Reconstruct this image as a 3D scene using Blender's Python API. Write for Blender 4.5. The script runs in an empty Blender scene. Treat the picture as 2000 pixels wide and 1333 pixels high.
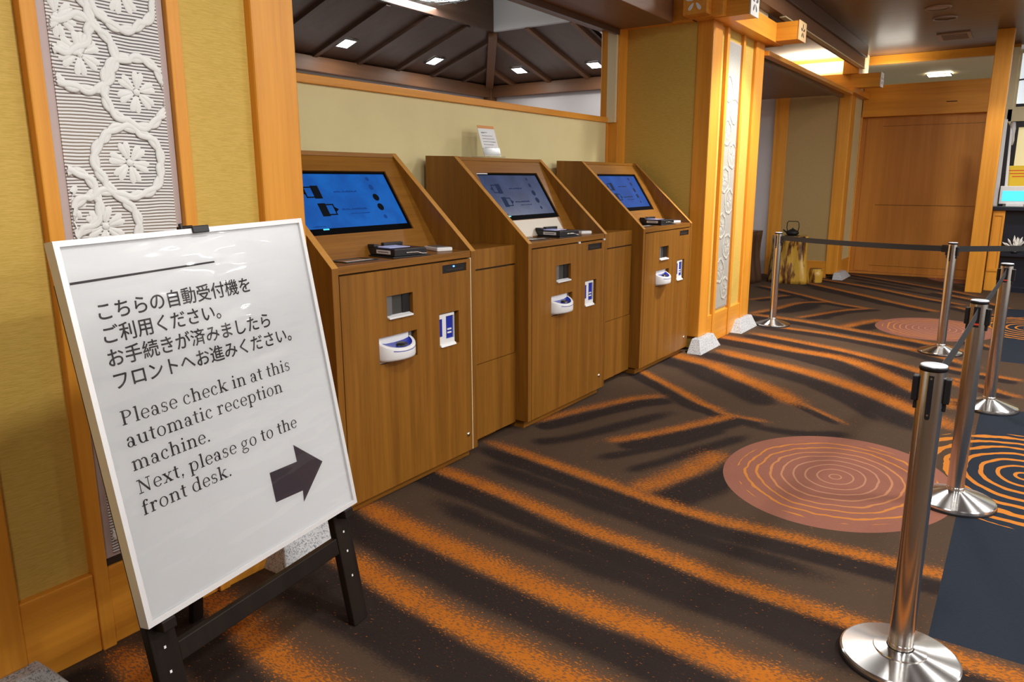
import bpy, bmesh, math, random
import numpy as np
from mathutils import Vector, Matrix
random.seed(7)
SC = bpy.context.scene
COL = SC.collection
R = math.radians

# ------------------------------------------------------------------ camera
cam_d = bpy.data.cameras.new('camera')
cam = bpy.data.objects.new('camera', cam_d)
COL.objects.link(cam)
SC.camera = cam
cam_d.sensor_width = 36.0
cam_d.lens = 1454.7 / 2000 * 36.0
cam_d.clip_start = 0.02
yaw, pitch, roll = R(34.42), R(12.18), R(-0.13)
fw = Vector((math.cos(yaw)*math.cos(pitch), math.sin(yaw)*math.cos(pitch), -math.sin(pitch)))
rt = fw.cross(Vector((0, 0, 1))).normalized()
up = rt.cross(fw)
r2 = math.cos(roll)*rt + math.sin(roll)*up
u2 = -math.sin(roll)*rt + math.cos(roll)*up
m = Matrix((r2, u2, -fw)).transposed().to_4x4()
m.translation = Vector((0, 0, 1.5))
cam.matrix_world = m

# ------------------------------------------------------------------ world, exposure, room and fill lamps
W = bpy.data.worlds.new('world')
SC.world = W
W.use_nodes = True
W.node_tree.nodes['Background'].inputs[0].default_value = (1.0, 0.95, 0.90, 1)
W.node_tree.nodes['Background'].inputs[1].default_value = 0.22
SC.view_settings.view_transform = 'Standard'
SC.view_settings.look = 'None'
SC.view_settings.gamma = 1.0
SC.view_settings.exposure = 0.15
SC.view_settings.use_curve_mapping = False

def area(name, loc, size, power, col=(1, .975, .955), rot=(0, 0, 0), sy=None, spread=None):
    d = bpy.data.lights.new(name, 'AREA')
    d.energy = power
    d.color = col
    d.size = size
    if sy:
        d.shape = 'RECTANGLE'
        d.size_y = sy
    if spread:
        d.spread = spread
    o = bpy.data.objects.new(name, d)
    o.location = loc
    o.rotation_euler = rot
    COL.objects.link(o)
    return o

CEIL = 3.36
for (lx, ly, p) in ((1.3, 0.25, 48), (4.4, 0.45, 9), (7.2, 1.10, 50),
                    (-0.8, -0.6, 42), (1.8, -1.6, 62), (4.8, -1.6, 72), (7.8, -1.6, 54), (10.4, -0.6, 40),  # first of this row is added fill for the lower left wall
                    (2.0, -5.2, 100), (5.5, -5.2, 120), (9.0, -5.2, 90)):  # unseen rear row, set to put bright streaks on the steel poles
    area('unseen_hall_lamp', (lx, ly, CEIL-0.06), 0.32, p)
# cove tube lying on top of the far beam, washing the transom wall, and one behind the door lintel
def spot(name, loc, to, power, ang, col=(1, .95, .88), r=.06):
    d = bpy.data.lights.new(name, 'SPOT')
    d.energy = power
    d.color = col
    d.spot_size = R(ang)
    d.spot_blend = .6
    d.shadow_soft_size = r
    o = bpy.data.objects.new(name, d)
    o.location = loc
    o.rotation_euler = (Vector(to)-Vector(loc)).to_track_quat('-Z', 'Y').to_euler()
    COL.objects.link(o)
# ceiling spots that wash the pillar, the door post and the fabric panel
spot('pillar_washer', (6.9, .95, CEIL-.05), (6.95, 2.3, .9), 330, 70)
spot('post_washer', (10.6, .5, CEIL-.05), (11.75, .5, .9), 60, 60)
area('passage_fill', (10.2, 3.2, 2.64), .3, 5)  # fill light without a fixture, added to lift the grey passage walls
area('cove_tube', (12.10, 2.85, 3.03), 0.08, 14, (1, .93, .72), (R(180), 0, 0), 0.7)
area('cove_tube', (12.95, 1.95, 2.99), 0.08, 5, (1, .95, .82), (R(180), 0, 0), 0.5)
# back room: its own ceiling lamps
area('dome_glow', (5.92, 4.95, 3.20), 0.6, 24, (.92, .97, 1.0))

# ------------------------------------------------------------------ material helpers
def new_mat(name):
    mt = bpy.data.materials.new(name)
    mt.use_nodes = True
    nt = mt.node_tree
    return mt, nt, nt.nodes['Principled BSDF']

def lk(nt, a, b):
    nt.links.new(a, b)

def MATH(nt, op, a, b=None, c=None, clamp=False):
    n = nt.nodes.new('ShaderNodeMath')
    n.operation = op
    n.use_clamp = clamp
    for i, v in enumerate((a, b, c)):
        if v is None:
            continue
        if isinstance(v, (int, float)):
            n.inputs[i].default_value = v
        else:
            lk(nt, v, n.inputs[i])
    return n.outputs[0]

def SMOOTH(nt, v, lo, hi):
    n = nt.nodes.new('ShaderNodeMapRange')
    n.interpolation_type = 'SMOOTHSTEP'
    lk(nt, v, n.inputs['Value'])
    n.inputs['From Min'].default_value = lo
    n.inputs['From Max'].default_value = hi
    return n.outputs[0]

def MIX(nt, f, a, b):
    n = nt.nodes.new('ShaderNodeMix')
    n.data_type = 'RGBA'
    for sock, v in ((n.inputs[0], f), (n.inputs[6], a), (n.inputs[7], b)):
        if isinstance(v, (int, float)):
            sock.default_value = v
        elif isinstance(v, tuple):
            sock.default_value = (*v, 1) if len(v) == 3 else v
        else:
            lk(nt, v, sock)
    return n.outputs[2]

def NOISE(nt, vec, scale, detail=3, rough=.5):
    n = nt.nodes.new('ShaderNodeTexNoise')
    n.inputs['Scale'].default_value = scale
    n.inputs['Detail'].default_value = detail
    n.inputs['Roughness'].default_value = rough
    if vec is not None:
        lk(nt, vec, n.inputs['Vector'])
    return n.outputs['Fac']

def MAPV(nt, scale, src='Object', loc=(0, 0, 0)):
    tc = nt.nodes.new('ShaderNodeTexCoord')
    mp = nt.nodes.new('ShaderNodeMapping')
    mp.inputs['Scale'].default_value = scale
    mp.inputs['Location'].default_value = loc
    lk(nt, tc.outputs[src], mp.inputs['Vector'])
    return mp.outputs[0]

def BUMP(nt, bs, h, strength, dist=.002):
    b = nt.nodes.new('ShaderNodeBump')
    b.inputs['Strength'].default_value = strength
    b.inputs['Distance'].default_value = dist
    lk(nt, h, b.inputs['Height'])
    lk(nt, b.outputs[0], bs.inputs['Normal'])

def plain(name, col, rough=.5, metal=0, spec=.5, emis=None, es=0, coat=0):
    mt, nt, bs = new_mat(name)
    bs.inputs['Base Color'].default_value = (*col, 1)
    bs.inputs['Roughness'].default_value = rough
    bs.inputs['Metallic'].default_value = metal
    bs.inputs['Specular IOR Level'].default_value = spec
    bs.inputs['Coat Weight'].default_value = coat
    if emis:
        bs.inputs['Emission Color'].default_value = (*emis, 1)
        bs.inputs['Emission Strength'].default_value = es
    return mt

def wood(name, c1, c2, axis='z', freq=26, rough=.4, plank=None, spec=.4):
    """grain running along one axis"""
    mt, nt, bs = new_mat(name)
    k = {'x': (.035, 1, 1), 'y': (1, .035, 1), 'z': (1, 1, .035)}[axis]
    v = MAPV(nt, k)
    n1 = NOISE(nt, v, freq, 4, .55)
    n2 = NOISE(nt, v, freq*5, 2, .5)
    n3 = NOISE(nt, v, freq*.22, 1, .5)
    f = MATH(nt, 'ADD', MATH(nt, 'MULTIPLY', n1, .55), MATH(nt, 'MULTIPLY', n2, .25))
    f = MATH(nt, 'ADD', f, MATH(nt, 'MULTIPLY', n3, .35))
    f = SMOOTH(nt, f, .36, .80)
    col = MIX(nt, f, c1, c2)
    lk(nt, col, bs.inputs['Base Color'])
    bs.inputs['Roughness'].default_value = rough
    bs.inputs['Specular IOR Level'].default_value = spec
    BUMP(nt, bs, n2, .12, .001)
    return mt

M = {}
for ax in 'xyz':
    M['hinoki_'+ax] = wood('hinoki_'+ax, (.64, .245, .022), (.84, .365, .040), ax, 16, .38)
    M['kiosk_'+ax] = wood('kiosk_veneer_'+ax, (.185, .070, .0075), (.31, .130, .016), ax, 30, .36)
    M['dark_'+ax] = wood('dark_ceiling_wood_'+ax, (.085, .045, .030), (.125, .068, .045), ax, 14, .35)
    M['beam_'+ax] = wood('back_beam_'+ax, (.17, .075, .035), (.24, .11, .05), ax, 14, .45)
M['door_z'] = wood('door_veneer', (.54, .205, .030), (.68, .285, .050), 'z', 9, .4)
M['edge'] = wood('kiosk_edge_band', (.48, .22, .045), (.60, .30, .075), 'y', 40, .32)  # lighter than the veneer: light on the kiosk edges put into the colour

def wallpaper(name, c1, c2, horiz=True):
    mt, nt, bs = new_mat(name)
    v = MAPV(nt, (14, 14, 160) if horiz else (1, 1, 1))
    n1 = NOISE(nt, v, 2.2, 4, .6)
    f = SMOOTH(nt, n1, .3, .7)
    lk(nt, MIX(nt, f, c1, c2), bs.inputs['Base Color'])
    bs.inputs['Roughness'].default_value = .6
    bs.inputs['Specular IOR Level'].default_value = .3
    BUMP(nt, bs, n1, .35, .0015)
    return mt
M['olive'] = wallpaper('olive_gold_wallpaper', (.56, .37, .068), (.66, .445, .105))
M['pale'] = wallpaper('pale_straw_wallpaper', (.72, .62, .32), (.76, .66, .345), False)
M['beige'] = wallpaper('beige_wallpaper', (.43, .29, .115), (.48, .335, .14))
M['hallwall'] = plain('cream_hall_wall', (.72, .68, .62), .7)
M['greywall'] = plain('grey_white_plaster', (.60, .57, .58), .8)
M['white'] = plain('white_plastic', (.80, .80, .80), .3)
M['cream'] = plain('cream_paint', (.78, .68, .42), .5)
M['black'] = plain('black_plastic', (.012, .012, .014), .35)
M['black_matt'] = plain('black_webbing', (.016, .016, .018), .7)
M['easel'] = wood('black_stained_wood', (.008, .0055, .0045), (.018, .012, .009), 'z', 20, .5, None, .2)
M['steel_cap'] = plain('dark_steel_cap', (.10, .10, .105), .35, .9)
M['blue'] = plain('blue_plastic', (.012, .03, .34), .25)
M['grey'] = plain('grey_plastic', (.14, .135, .13), .35)
M['darkgrey'] = plain('dark_grey_plastic', (.05, .05, .045), .3)
M['red'] = plain('red_label', (.75, .06, .02), .5)
M['brass'] = plain('bright_metal', (.75, .70, .62), .25, 1)
M['mauve'] = plain('mauve_mount', (.50, .40, .38), .6)
M['gap'] = plain('painted_gap_shade', (.035, .018, .010), .7)  # dark brown puts the shade of gaps and slots into the colour
M['paper'] = plain('white_paper', (.82, .83, .84), .6)
M['ink'] = plain('black_ink', (.018, .013, .016), .6)
M['arrow'] = plain('dark_purple_ink', (.055, .035, .048), .5)
M['frame'] = plain('silver_white_frame', (.78, .78, .78), .28, .25)
M['yellow'] = plain('yellow_card', (.85, .58, .03), .5)
M['navy'] = plain('navy_lacquer', (.012, .016, .026), .3)
M['iron'] = plain('cast_iron', (.012, .012, .012), .5, .3)
M['leaf'] = plain('white_petal', (.78, .76, .70), .7)
M['lampwhite'] = plain('lamp_diffuser', (.9, .9, .9), .4, emis=(1, .97, .93), es=9)
M['domewhite'] = plain('dome_diffuser', (.9, .9, .9), .4, emis=(.80, .95, 1.0), es=2.6)
M['lit_panel'] = plain('back_lit_panel', (.8, .85, .88), .5, emis=(.72, .82, .92), es=.62)
M['lit_pane'] = plain('lit_office_pane', (.75, .66, .36), .5, emis=(.85, .70, .36), es=.55)
M['led'] = plain('blue_led', (.02, .1, .6), .3, emis=(.08, .25, 1), es=4)
M['cyan'] = plain('tablet_screen', (.02, .2, .3), .3, emis=(.10, .75, .95), es=1.0)
M['paperblue'] = plain('scanner_glass', (.42, .46, .75), .12, emis=(.55, .6, 1), es=.25)
M['plate'] = plain('reflective_plate', (.30, .22, .15), .12, .3)  # brown base carries the wood reflected in the glass
M['greybeige'] = plain('grey_beige_plate', (.56, .49, .38), .4)

def steel(name, rough=.28, col=(.62, .59, .56), aniso=.6):
    mt, nt, bs = new_mat(name)
    bs.inputs['Base Color'].default_value = (*col, 1)
    bs.inputs['Metallic'].default_value = 1
    bs.inputs['Roughness'].default_value = rough
    bs.inputs['Anisotropic'].default_value = aniso
    v = MAPV(nt, (60, 60, .8))
    n = NOISE(nt, v, 6, 2)
    mr = nt.nodes.new('ShaderNodeMapRange')
    lk(nt, n, mr.inputs['Value'])
    mr.inputs['To Min'].default_value = rough*.94
    mr.inputs['To Max'].default_value = rough*1.08
    lk(nt, mr.outputs[0], bs.inputs['Roughness'])
    return mt
M['steel'] = steel('brushed_steel', .20, (.72, .70, .67), .0)
def steel_base():
    mt, nt, bs = new_mat('spun_steel')
    bs.inputs['Base Color'].default_value = (.74, .73, .71, 1)
    bs.inputs['Metallic'].default_value = 1
    bs.inputs['Roughness'].default_value = .22
    bs.inputs['Anisotropic'].default_value = .9
    bs.inputs['Anisotropic Rotation'].default_value = .25
    tg = nt.nodes.new('ShaderNodeTangent')
    tg.direction_type = 'RADIAL'
    tg.axis = 'Z'
    lk(nt, tg.outputs[0], bs.inputs['Tangent'])
    return mt
M['spun'] = steel_base()

def granite():
    mt, nt, bs = new_mat('granite')
    v = MAPV(nt, (1, 1, 1))
    n1 = NOISE(nt, v, 90, 3, .7)
    n2 = NOISE(nt, v, 230, 2, .6)
    f = MATH(nt, 'ADD', MATH(nt, 'MULTIPLY', n1, .5), MATH(nt, 'MULTIPLY', n2, .5))
    c = MIX(nt, SMOOTH(nt, f, .40, .52), (.17, .18, .20), (.52, .53, .54))
    lk(nt, c, bs.inputs['Base Color'])
    bs.inputs['Roughness'].default_value = .75
    return mt
M['granite'] = granite()

def pleated():
    mt, nt, bs = new_mat('pleated_silver_fabric')
    tc = nt.nodes.new('ShaderNodeTexCoord')
    sp = nt.nodes.new('ShaderNodeSeparateXYZ')
    lk(nt, tc.outputs['Object'], sp.inputs[0])
    n = NOISE(nt, tc.outputs['Object'], 7, 2)
    z = MATH(nt, 'ADD', sp.outputs[2], MATH(nt, 'MULTIPLY', n, .012))
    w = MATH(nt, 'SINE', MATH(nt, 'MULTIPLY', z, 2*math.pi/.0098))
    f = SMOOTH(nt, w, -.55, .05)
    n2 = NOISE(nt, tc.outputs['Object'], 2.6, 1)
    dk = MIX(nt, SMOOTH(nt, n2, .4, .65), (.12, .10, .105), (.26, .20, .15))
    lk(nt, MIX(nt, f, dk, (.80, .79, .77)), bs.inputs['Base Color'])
    bs.inputs['Roughness'].default_value = .5
    BUMP(nt, bs, w, .25, .002)
    return mt
M['pleat'] = pleated()
M['embroid'] = plain('white_embroidery', (.80, .80, .77), .55)
M['pleat_pale'] = wallpaper('pale_pleated_fabric', (.34, .325, .285), (.43, .415, .37))
M['embroid_pale'] = plain('pale_embroidery', (.46, .445, .40), .6)

def clear_cover():
    mt, nt, bs = new_mat('clear_film')
    nt.nodes.remove(bs)
    out = nt.nodes['Material Output']
    tr = nt.nodes.new('ShaderNodeBsdfTransparent')
    gl = nt.nodes.new('ShaderNodeBsdfGlossy')
    gl.inputs['Roughness'].default_value = .06
    v = MAPV(nt, (1.6, 1, 5.5))
    n = NOISE(nt, v, 2.3, 1.5, .5)
    b = nt.nodes.new('ShaderNodeBump')
    b.inputs['Strength'].default_value = .55
    b.inputs['Distance'].default_value = .03
    lk(nt, n, b.inputs['Height'])
    lk(nt, b.outputs[0], gl.inputs['Normal'])
    fr = nt.nodes.new('ShaderNodeFresnel')
    fr.inputs['IOR'].default_value = 1.45
    mx = nt.nodes.new('ShaderNodeMixShader')
    lk(nt, fr.outputs[0], mx.inputs[0])
    lk(nt, tr.outputs[0], mx.inputs[1])
    lk(nt, gl.outputs[0], mx.inputs[2])
    lk(nt, mx.outputs[0], out.inputs[0])
    return mt
M['film'] = clear_cover()

def screen_mat(name, c1, c2, es):
    mt, nt, bs = new_mat(name)
    v = MAPV(nt, (1, 1, 1))
    n = NOISE(nt, v, 6, 4, .6)
    c = MIX(nt, SMOOTH(nt, n, .3, .7), c1, c2)
    bs.inputs['Base Color'].default_value = (.01, .01, .012, 1)
    bs.inputs['Roughness'].default_value = .25
    bs.inputs['Specular IOR Level'].default_value = .18
    lk(nt, c, bs.inputs['Emission Color'])
    bs.inputs['Emission Strength'].default_value = es
    return mt
M['scr1'] = screen_mat('bright_blue_display', (.003, .080, .36), (.005, .125, .50), .85)
M['scr2'] = screen_mat('dim_grey_blue_display', (.022, .036, .085), (.035, .055, .125), 1.0)
M['scr3'] = screen_mat('deep_blue_display', (.008, .055, .25), (.012, .080, .35), 1.0)
M['icon1'] = plain('display_icon', (.008, .01, .014), .9, spec=0)
M['icon2'] = plain('display_icon_dim', (.01, .012, .02), .9, spec=0, emis=(.014, .022, .05), es=1)
M['text1'] = plain('display_text', (.01, .01, .02), .9, spec=0, emis=(.003, .05, .24), es=.85)
M['bezel'] = plain('bezel_black', (.003, .003, .004), .6, spec=.02)
M['text2'] = plain('display_text_dim', (.01, .01, .02), .9, spec=0, emis=(.02, .03, .07), es=1)

def bark():
    mt, nt, bs = new_mat('polished_trunk')
    v = MAPV(nt, (1, 1, .22))
    n = NOISE(nt, v, 9, 4, .6)
    n2 = NOISE(nt, v, 30, 3, .5)
    f = MATH(nt, 'ADD', MATH(nt, 'MULTIPLY', n, .8), MATH(nt, 'MULTIPLY', n2, .2))
    c = MIX(nt, SMOOTH(nt, f, .49, .57), (.62, .36, .05), (.18, .07, .018))
    c = MIX(nt, SMOOTH(nt, f, .585, .63), c, (.025, .012, .008))
    lk(nt, c, bs.inputs['Base Color'])
    bs.inputs['Roughness'].default_value = .25
    bs.inputs['Coat Weight'].default_value = .3
    BUMP(nt, bs, f, .6, .02)
    return mt
M['trunk'] = bark()
M['darktrunk'] = wood('dark_trunk', (.030, .016, .010), (.10, .045, .025), 'z', 8, .4)

def planks(name, c1, c2, pitch, axis):
    """ceiling boards; seams repeat along `axis` ('x' or 'y')"""
    mt, nt, bs = new_mat(name)
    tc = nt.nodes.new('ShaderNodeTexCoord')
    sp = nt.nodes.new('ShaderNodeSeparateXYZ')
    lk(nt, tc.outputs['Object'], sp.inputs[0])
    a = sp.outputs[0 if axis == 'x' else 1]
    q = MATH(nt, 'DIVIDE', a, pitch)
    fr = MATH(nt, 'FRACT', q)
    seam = MATH(nt, 'LESS_THAN', fr, .025)
    k = (12, .5, 1) if axis == 'x' else (.5, 12, 1)
    n = NOISE(nt, MAPV(nt, k), 2, 3)
    c = MIX(nt, n, c1, c2)
    c = MIX(nt, seam, c, (.02, .01, .008))
    lk(nt, c, bs.inputs['Base Color'])
    bs.inputs['Roughness'].default_value = .33
    bs.inputs['Specular IOR Level'].default_value = .6
    return mt
M['hallceil'] = planks('hall_ceiling_boards', (.10, .055, .038), (.145, .080, .052), .62, 'x')

# ------------------------------------------------------------------ mesh builder
class MB:
    def __init__(s):
        s.v = []
        s.f = []
        s.sm = []
    def add(s, vs, fs, smooth=False):
        o = len(s.v)
        s.v += [tuple(p) for p in vs]
        for f in fs:
            s.f.append(tuple(o+i for i in f))
            s.sm.append(smooth)
        return s
    def box(s, x0, y0, z0, x1, y1, z1):
        if x0 > x1: x0, x1 = x1, x0
        if y0 > y1: y0, y1 = y1, y0
        if z0 > z1: z0, z1 = z1, z0
        vs = [(x0, y0, z0), (x1, y0, z0), (x1, y1, z0), (x0, y1, z0), (x0, y0, z1), (x1, y0, z1), (x1, y1, z1), (x0, y1, z1)]
        return s.add(vs, [(0, 3, 2, 1), (4, 5, 6, 7), (0, 1, 5, 4), (1, 2, 6, 5), (2, 3, 7, 6), (3, 0, 4, 7)])
    def frustum(s, b, t, z0, z1):
        (x0, y0, x1, y1), (a0, c0, a1, c1) = b, t
        vs = [(x0, y0, z0), (x1, y0, z0), (x1, y1, z0), (x0, y1, z0), (a0, c0, z1), (a1, c0, z1), (a1, c1, z1), (a0, c1, z1)]
        return s.add(vs, [(0, 3, 2, 1), (4, 5, 6, 7), (0, 1, 5, 4), (1, 2, 6, 5), (2, 3, 7, 6), (3, 0, 4, 7)])
    def prism(s, poly, axis, a, b):
        """poly of 2-D points extruded along axis from a to b; the 2-D axes are the other two in x,y,z order"""
        def P(p, t):
            return {'x': (t, p[0], p[1]), 'y': (p[0], t, p[1]), 'z': (p[0], p[1], t)}[axis]
        n = len(poly)
        vs = [P(p, a) for p in poly] + [P(p, b) for p in poly]
        fs = [tuple(range(n))[::-1], tuple(range(n, 2*n))] + [(i, (i+1) % n, n+(i+1) % n, n+i) for i in range(n)]
        return s.add(vs, fs)
    def lathe(s, prof, c=(0, 0, 0), n=48, a0=0, a1=2*math.pi, smooth=True, sx=1, sy=1):
        full = abs(a1-a0-2*math.pi) < 1e-6
        k = n if full else n+1
        vs = []
        for i in range(k):
            a = a0+(a1-a0)*i/n
            for (r, z) in prof:
                vs.append((c[0]+sx*r*math.cos(a), c[1]+sy*r*math.sin(a), c[2]+z))
        p = len(prof)
        fs = []
        for i in range(n):
            j = (i+1) % k
            for q in range(p-1):
                fs.append((i*p+q, j*p+q, j*p+q+1, i*p+q+1))
        return s.add(vs, fs, smooth)
    def tube(s, pts, r, n=10, smooth=True, cap=True):
        pts = [Vector(p) for p in pts]
        rs = r if isinstance(r, (list, tuple)) else [r]*len(pts)
        vs = []
        ref = None
        for i, p in enumerate(pts):
            d = (pts[min(i+1, len(pts)-1)]-pts[max(i-1, 0)]).normalized()
            if ref is None:
                ref = d.orthogonal().normalized()
            ref = (ref-d*ref.dot(d)).normalized()
            b = d.cross(ref)
            for k in range(n):
                a = 2*math.pi*k/n
                vs.append(p+rs[i]*(math.cos(a)*ref+math.sin(a)*b))
        fs = [(i*n+k, i*n+(k+1) % n, (i+1)*n+(k+1) % n, (i+1)*n+k) for i in range(len(pts)-1) for k in range(n)]
        s.add(vs, fs, smooth)
        if cap:
            o = len(s.v)-len(vs)
            s.f.append(tuple(o+k for k in range(n))[::-1]); s.sm.append(False)
            e = o+(len(pts)-1)*n
            s.f.append(tuple(e+k for k in range(n))); s.sm.append(False)
        return s
    def bar(s, p, q, w, d, side=None):
        """rectangular bar from p to q, width w along `side`, depth d"""
        p, q = Vector(p), Vector(q)
        t = (q-p).normalized()
        sd = Vector(side or (1, 0, 0))
        sd = (sd-t*sd.dot(t)).normalized()
        dn = t.cross(sd)
        vs = []
        for c in (p, q):
            for a, b in ((-1, -1), (1, -1), (1, 1), (-1, 1)):
                vs.append(c+sd*(a*w/2)+dn*(b*d/2))
        return s.add(vs, [(0, 3, 2, 1), (4, 5, 6, 7), (0, 1, 5, 4), (1, 2, 6, 5), (2, 3, 7, 6), (3, 0, 4, 7)])
    def slab_holes(s, xs0, xs1, zs0, zs1, holes, f):
        """rectangle with rectangular holes, thickness given by mapping f(x, z, t), t = 0 front, 1 back"""
        X = sorted({xs0, xs1, *[h[0] for h in holes], *[h[1] for h in holes]})
        Z = sorted({zs0, zs1, *[h[2] for h in holes], *[h[3] for h in holes]})
        def hole(x, z):
            return x < xs0 or x > xs1 or z < zs0 or z > zs1 or any(h[0] < x < h[1] and h[2] < z < h[3] for h in holes)
        for i in range(len(X)-1):
            for j in range(len(Z)-1):
                cx, cz = (X[i]+X[i+1])/2, (Z[j]+Z[j+1])/2
                if hole(cx, cz):
                    continue
                a, b, c, d = X[i], X[i+1], Z[j], Z[j+1]
                s.add([f(a, c, 0), f(b, c, 0), f(b, d, 0), f(a, d, 0)], [(0, 1, 2, 3)])
                s.add([f(a, c, 1), f(b, c, 1), f(b, d, 1), f(a, d, 1)], [(3, 2, 1, 0)])
                e = 1e-4
                if hole(a-e, cz): s.add([f(a, c, 0), f(a, d, 0), f(a, d, 1), f(a, c, 1)], [(0, 1, 2, 3)])
                if hole(b+e, cz): s.add([f(b, c, 0), f(b, d, 0), f(b, d, 1), f(b, c, 1)], [(3, 2, 1, 0)])
                if hole(cx, c-e): s.add([f(a, c, 0), f(b, c, 0), f(b, c, 1), f(a, c, 1)], [(3, 2, 1, 0)])
                if hole(cx, d+e): s.add([f(a, d, 0), f(b, d, 0), f(b, d, 1), f(a, d, 1)], [(0, 1, 2, 3)])
        return s
    def build(s, name, mat, parent=None, bevel=0, merge=False):
        me = bpy.data.meshes.new(name)
        me.from_pydata([tuple(p) for p in s.v], [], s.f)
        me.polygons.foreach_set('use_smooth', s.sm)
        me.materials.append(mat)
        if merge:
            bm = bmesh.new()
            bm.from_mesh(me)
            bmesh.ops.remove_doubles(bm, verts=bm.verts, dist=1e-5)
            bm.to_mesh(me)
            bm.free()
        me.update()
        o = bpy.data.objects.new(name, me)
        COL.objects.link(o)
        if parent:
            o.parent = parent
        if bevel:
            b = o.modifiers.new('bevel', 'BEVEL')
            b.width = bevel
            b.segments = 2
            b.limit_method = 'ANGLE'
            b.angle_limit = R(40)
        return o

def thing(name, label, cat, loc=(0, 0, 0), rz=0, group=None, mat=None):
    o = bpy.data.objects.new(name, None)
    COL.objects.link(o)
    o.empty_display_size = .1
    if mat is not None:
        o.matrix_world = mat
    else:
        o.location = loc
        o.rotation_euler = (0, 0, rz)
    o['label'] = label
    o['category'] = cat
    if group:
        o['group'] = group
    return o

def tag(o, label, cat, group=None):
    o['label'] = label
    o['category'] = cat
    if group:
        o['group'] = group
    return o

def struct(name, mb, mat, bevel=0):
    o = mb.build(name, mat, None, bevel)
    o['kind'] = 'structure'
    o['label'] = name.replace('_', ' ')
    o['category'] = name.split('_')[0]
    return o

TRIM = [0]
def trim(mb, mat, label, bevel=.004):
    TRIM[0] += 1
    o = struct('trim_%d' % TRIM[0], mb, mat, bevel)
    o['label'] = label
    o['category'] = 'trim'
    return o

# ------------------------------------------------------------------ floor with the woven carpet pattern
STREAKS = [  # (points, half width, strength): every streak of orange yarn, its dark edge lies on the right-hand side of its run
    ([(1.42, 2.4), (1.37, 2.1), (1.32, 1.85), (1.28, 1.4), (1.25, .6)], .075, .9),
    ([(1.05, 2.3), (.98, 1.8), (.95, 1.0)], .07, .9),
    ([(1.92, 2.32), (1.86, 1.97), (1.81, 1.67), (1.78, 1.4), (1.77, 1.21), (1.75, 1.02), (1.72, .2), (1.70, -.5)], .07, 1.0),
    ([(2.31, 2.45), (2.28, 2.35), (2.22, 2.01), (2.16, 1.52), (2.13, 1.18), (2.12, .85), (2.1, .63), (2.09, .1), (2.07, -.6)], .075, 1.05),
    ([(2.88, 2.45), (2.84, 2.37), (2.77, 1.92), (2.68, 1.49), (2.64, 1.12), (2.59, .8), (2.58, .63), (2.54, .05), (2.50, -.6)], .06, .95),
    ([(3.34, 2.48), (3.26, 2.05), (3.18, 1.63), (3.11, 1.27), (3.08, .99), (3.09, .78), (3.10, .2), (3.12, -.5)], .055, .92),
    ([(3.73, 1.88), (3.91, 1.77), (4.15, 1.64), (4.44, 1.51), (4.66, 1.41)], .055, .85),
    ([(3.75, 2.47), (3.9, 2.40), (4.14, 2.32), (4.45, 2.2), (4.65, 2.11), (4.82, 1.97)], .06, .75),
    ([(3.17, 1.43), (3.4, 1.36), (3.65, 1.29), (3.94, 1.25)], .085, .85),
    ([(5.40, 2.45), (5.28, 2.32), (5.05, 2.03), (4.8, 1.73), (4.68, 1.52)], .05, .9),
    ([(6.1, 2.5), (5.98, 2.3), (5.86, 2.02), (5.6, 1.71), (5.38, 1.42), (5.1, 1.15)], .10, 1.0),
    ([(6.45, 2.18), (6.3, 1.92), (6.21, 1.66), (6.01, 1.24), (5.71, .83), (5.38, .47), (5.1, .2)], .10, 1.0),
    ([(7.05, 2.4), (7.01, 2.25), (6.94, 1.98), (6.81, 1.6), (6.65, 1.1), (5.96, .53), (5.6, .25)], .095, 1.0),
    ([(7.38, 2.17), (7.19, 1.61), (6.98, 1.12), (6.61, .61), (6.2, .2)], .075, .9),
    ([(7.86, 2.2), (7.78, 1.63), (7.67, 1.27), (7.41, .7), (7.0, .2)], .07, .85),
    ([(5.85, 1.97), (5.68, 1.72), (5.47, 1.48), (5.15, 1.12), (4.85, .78)], .03, .75),
    ([(8.45, 2.5), (8.32, 1.88), (8.09, 1.32), (7.85, .75), (7.6, .3)], .08, .85),
    ([(4.72, 1.62), (4.64, 1.48), (4.62, 1.2)], .04, .7),
    ([(10.9, 3.1), (10.26, 2.35), (9.81, 1.87), (9.58, 1.42)], .06, .8),
    ([(11.7, 2.75), (10.79, 1.8), (10.07, 1.07), (9.79, .72)], .07, .85),
    ([(12.3, 2.8), (11.54, 1.73), (10.85, .99), (10.5, .5)], .06, .85),
    ([(13.06, 2.32), (12.57, 1.69), (11.9, .91), (11.4, .4)], .06, .7),
    ([(11.5, .9), (11.23, .65), (10.77, .23), (10.09, -.09)], .06, .8),
    ([(8.48, 2.5), (8.95, 2.35), (9.59, 2.21), (9.86, 1.92)], .06, .75),
    ([(8.5, 1.98), (8.79, 1.86), (9.28, 1.66), (9.66, 1.39)], .055, .75),
    ([(8.19, 1.45), (8.59, 1.32), (8.91, 1.17)], .08, .8),
    ([(9.48, 2.82), (10.16, 2.5)], .06, .7),
    ([(10.3, .6), (10.03, .35), (9.76, .05)], .06, .8),
    ([(6.9, .5), (6.79, .25), (6.7, -.12)], .055, .85),
    ([(8.3, .45), (8.08, .28), (7.85, .05)], .05, .75),
    ([(6.5, .35), (6.36, .16), (6.15, -.11)], .05, .8),
    ([(5.9, .45), (5.83, .32), (5.86, .1)], .05, .8),
]
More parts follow.
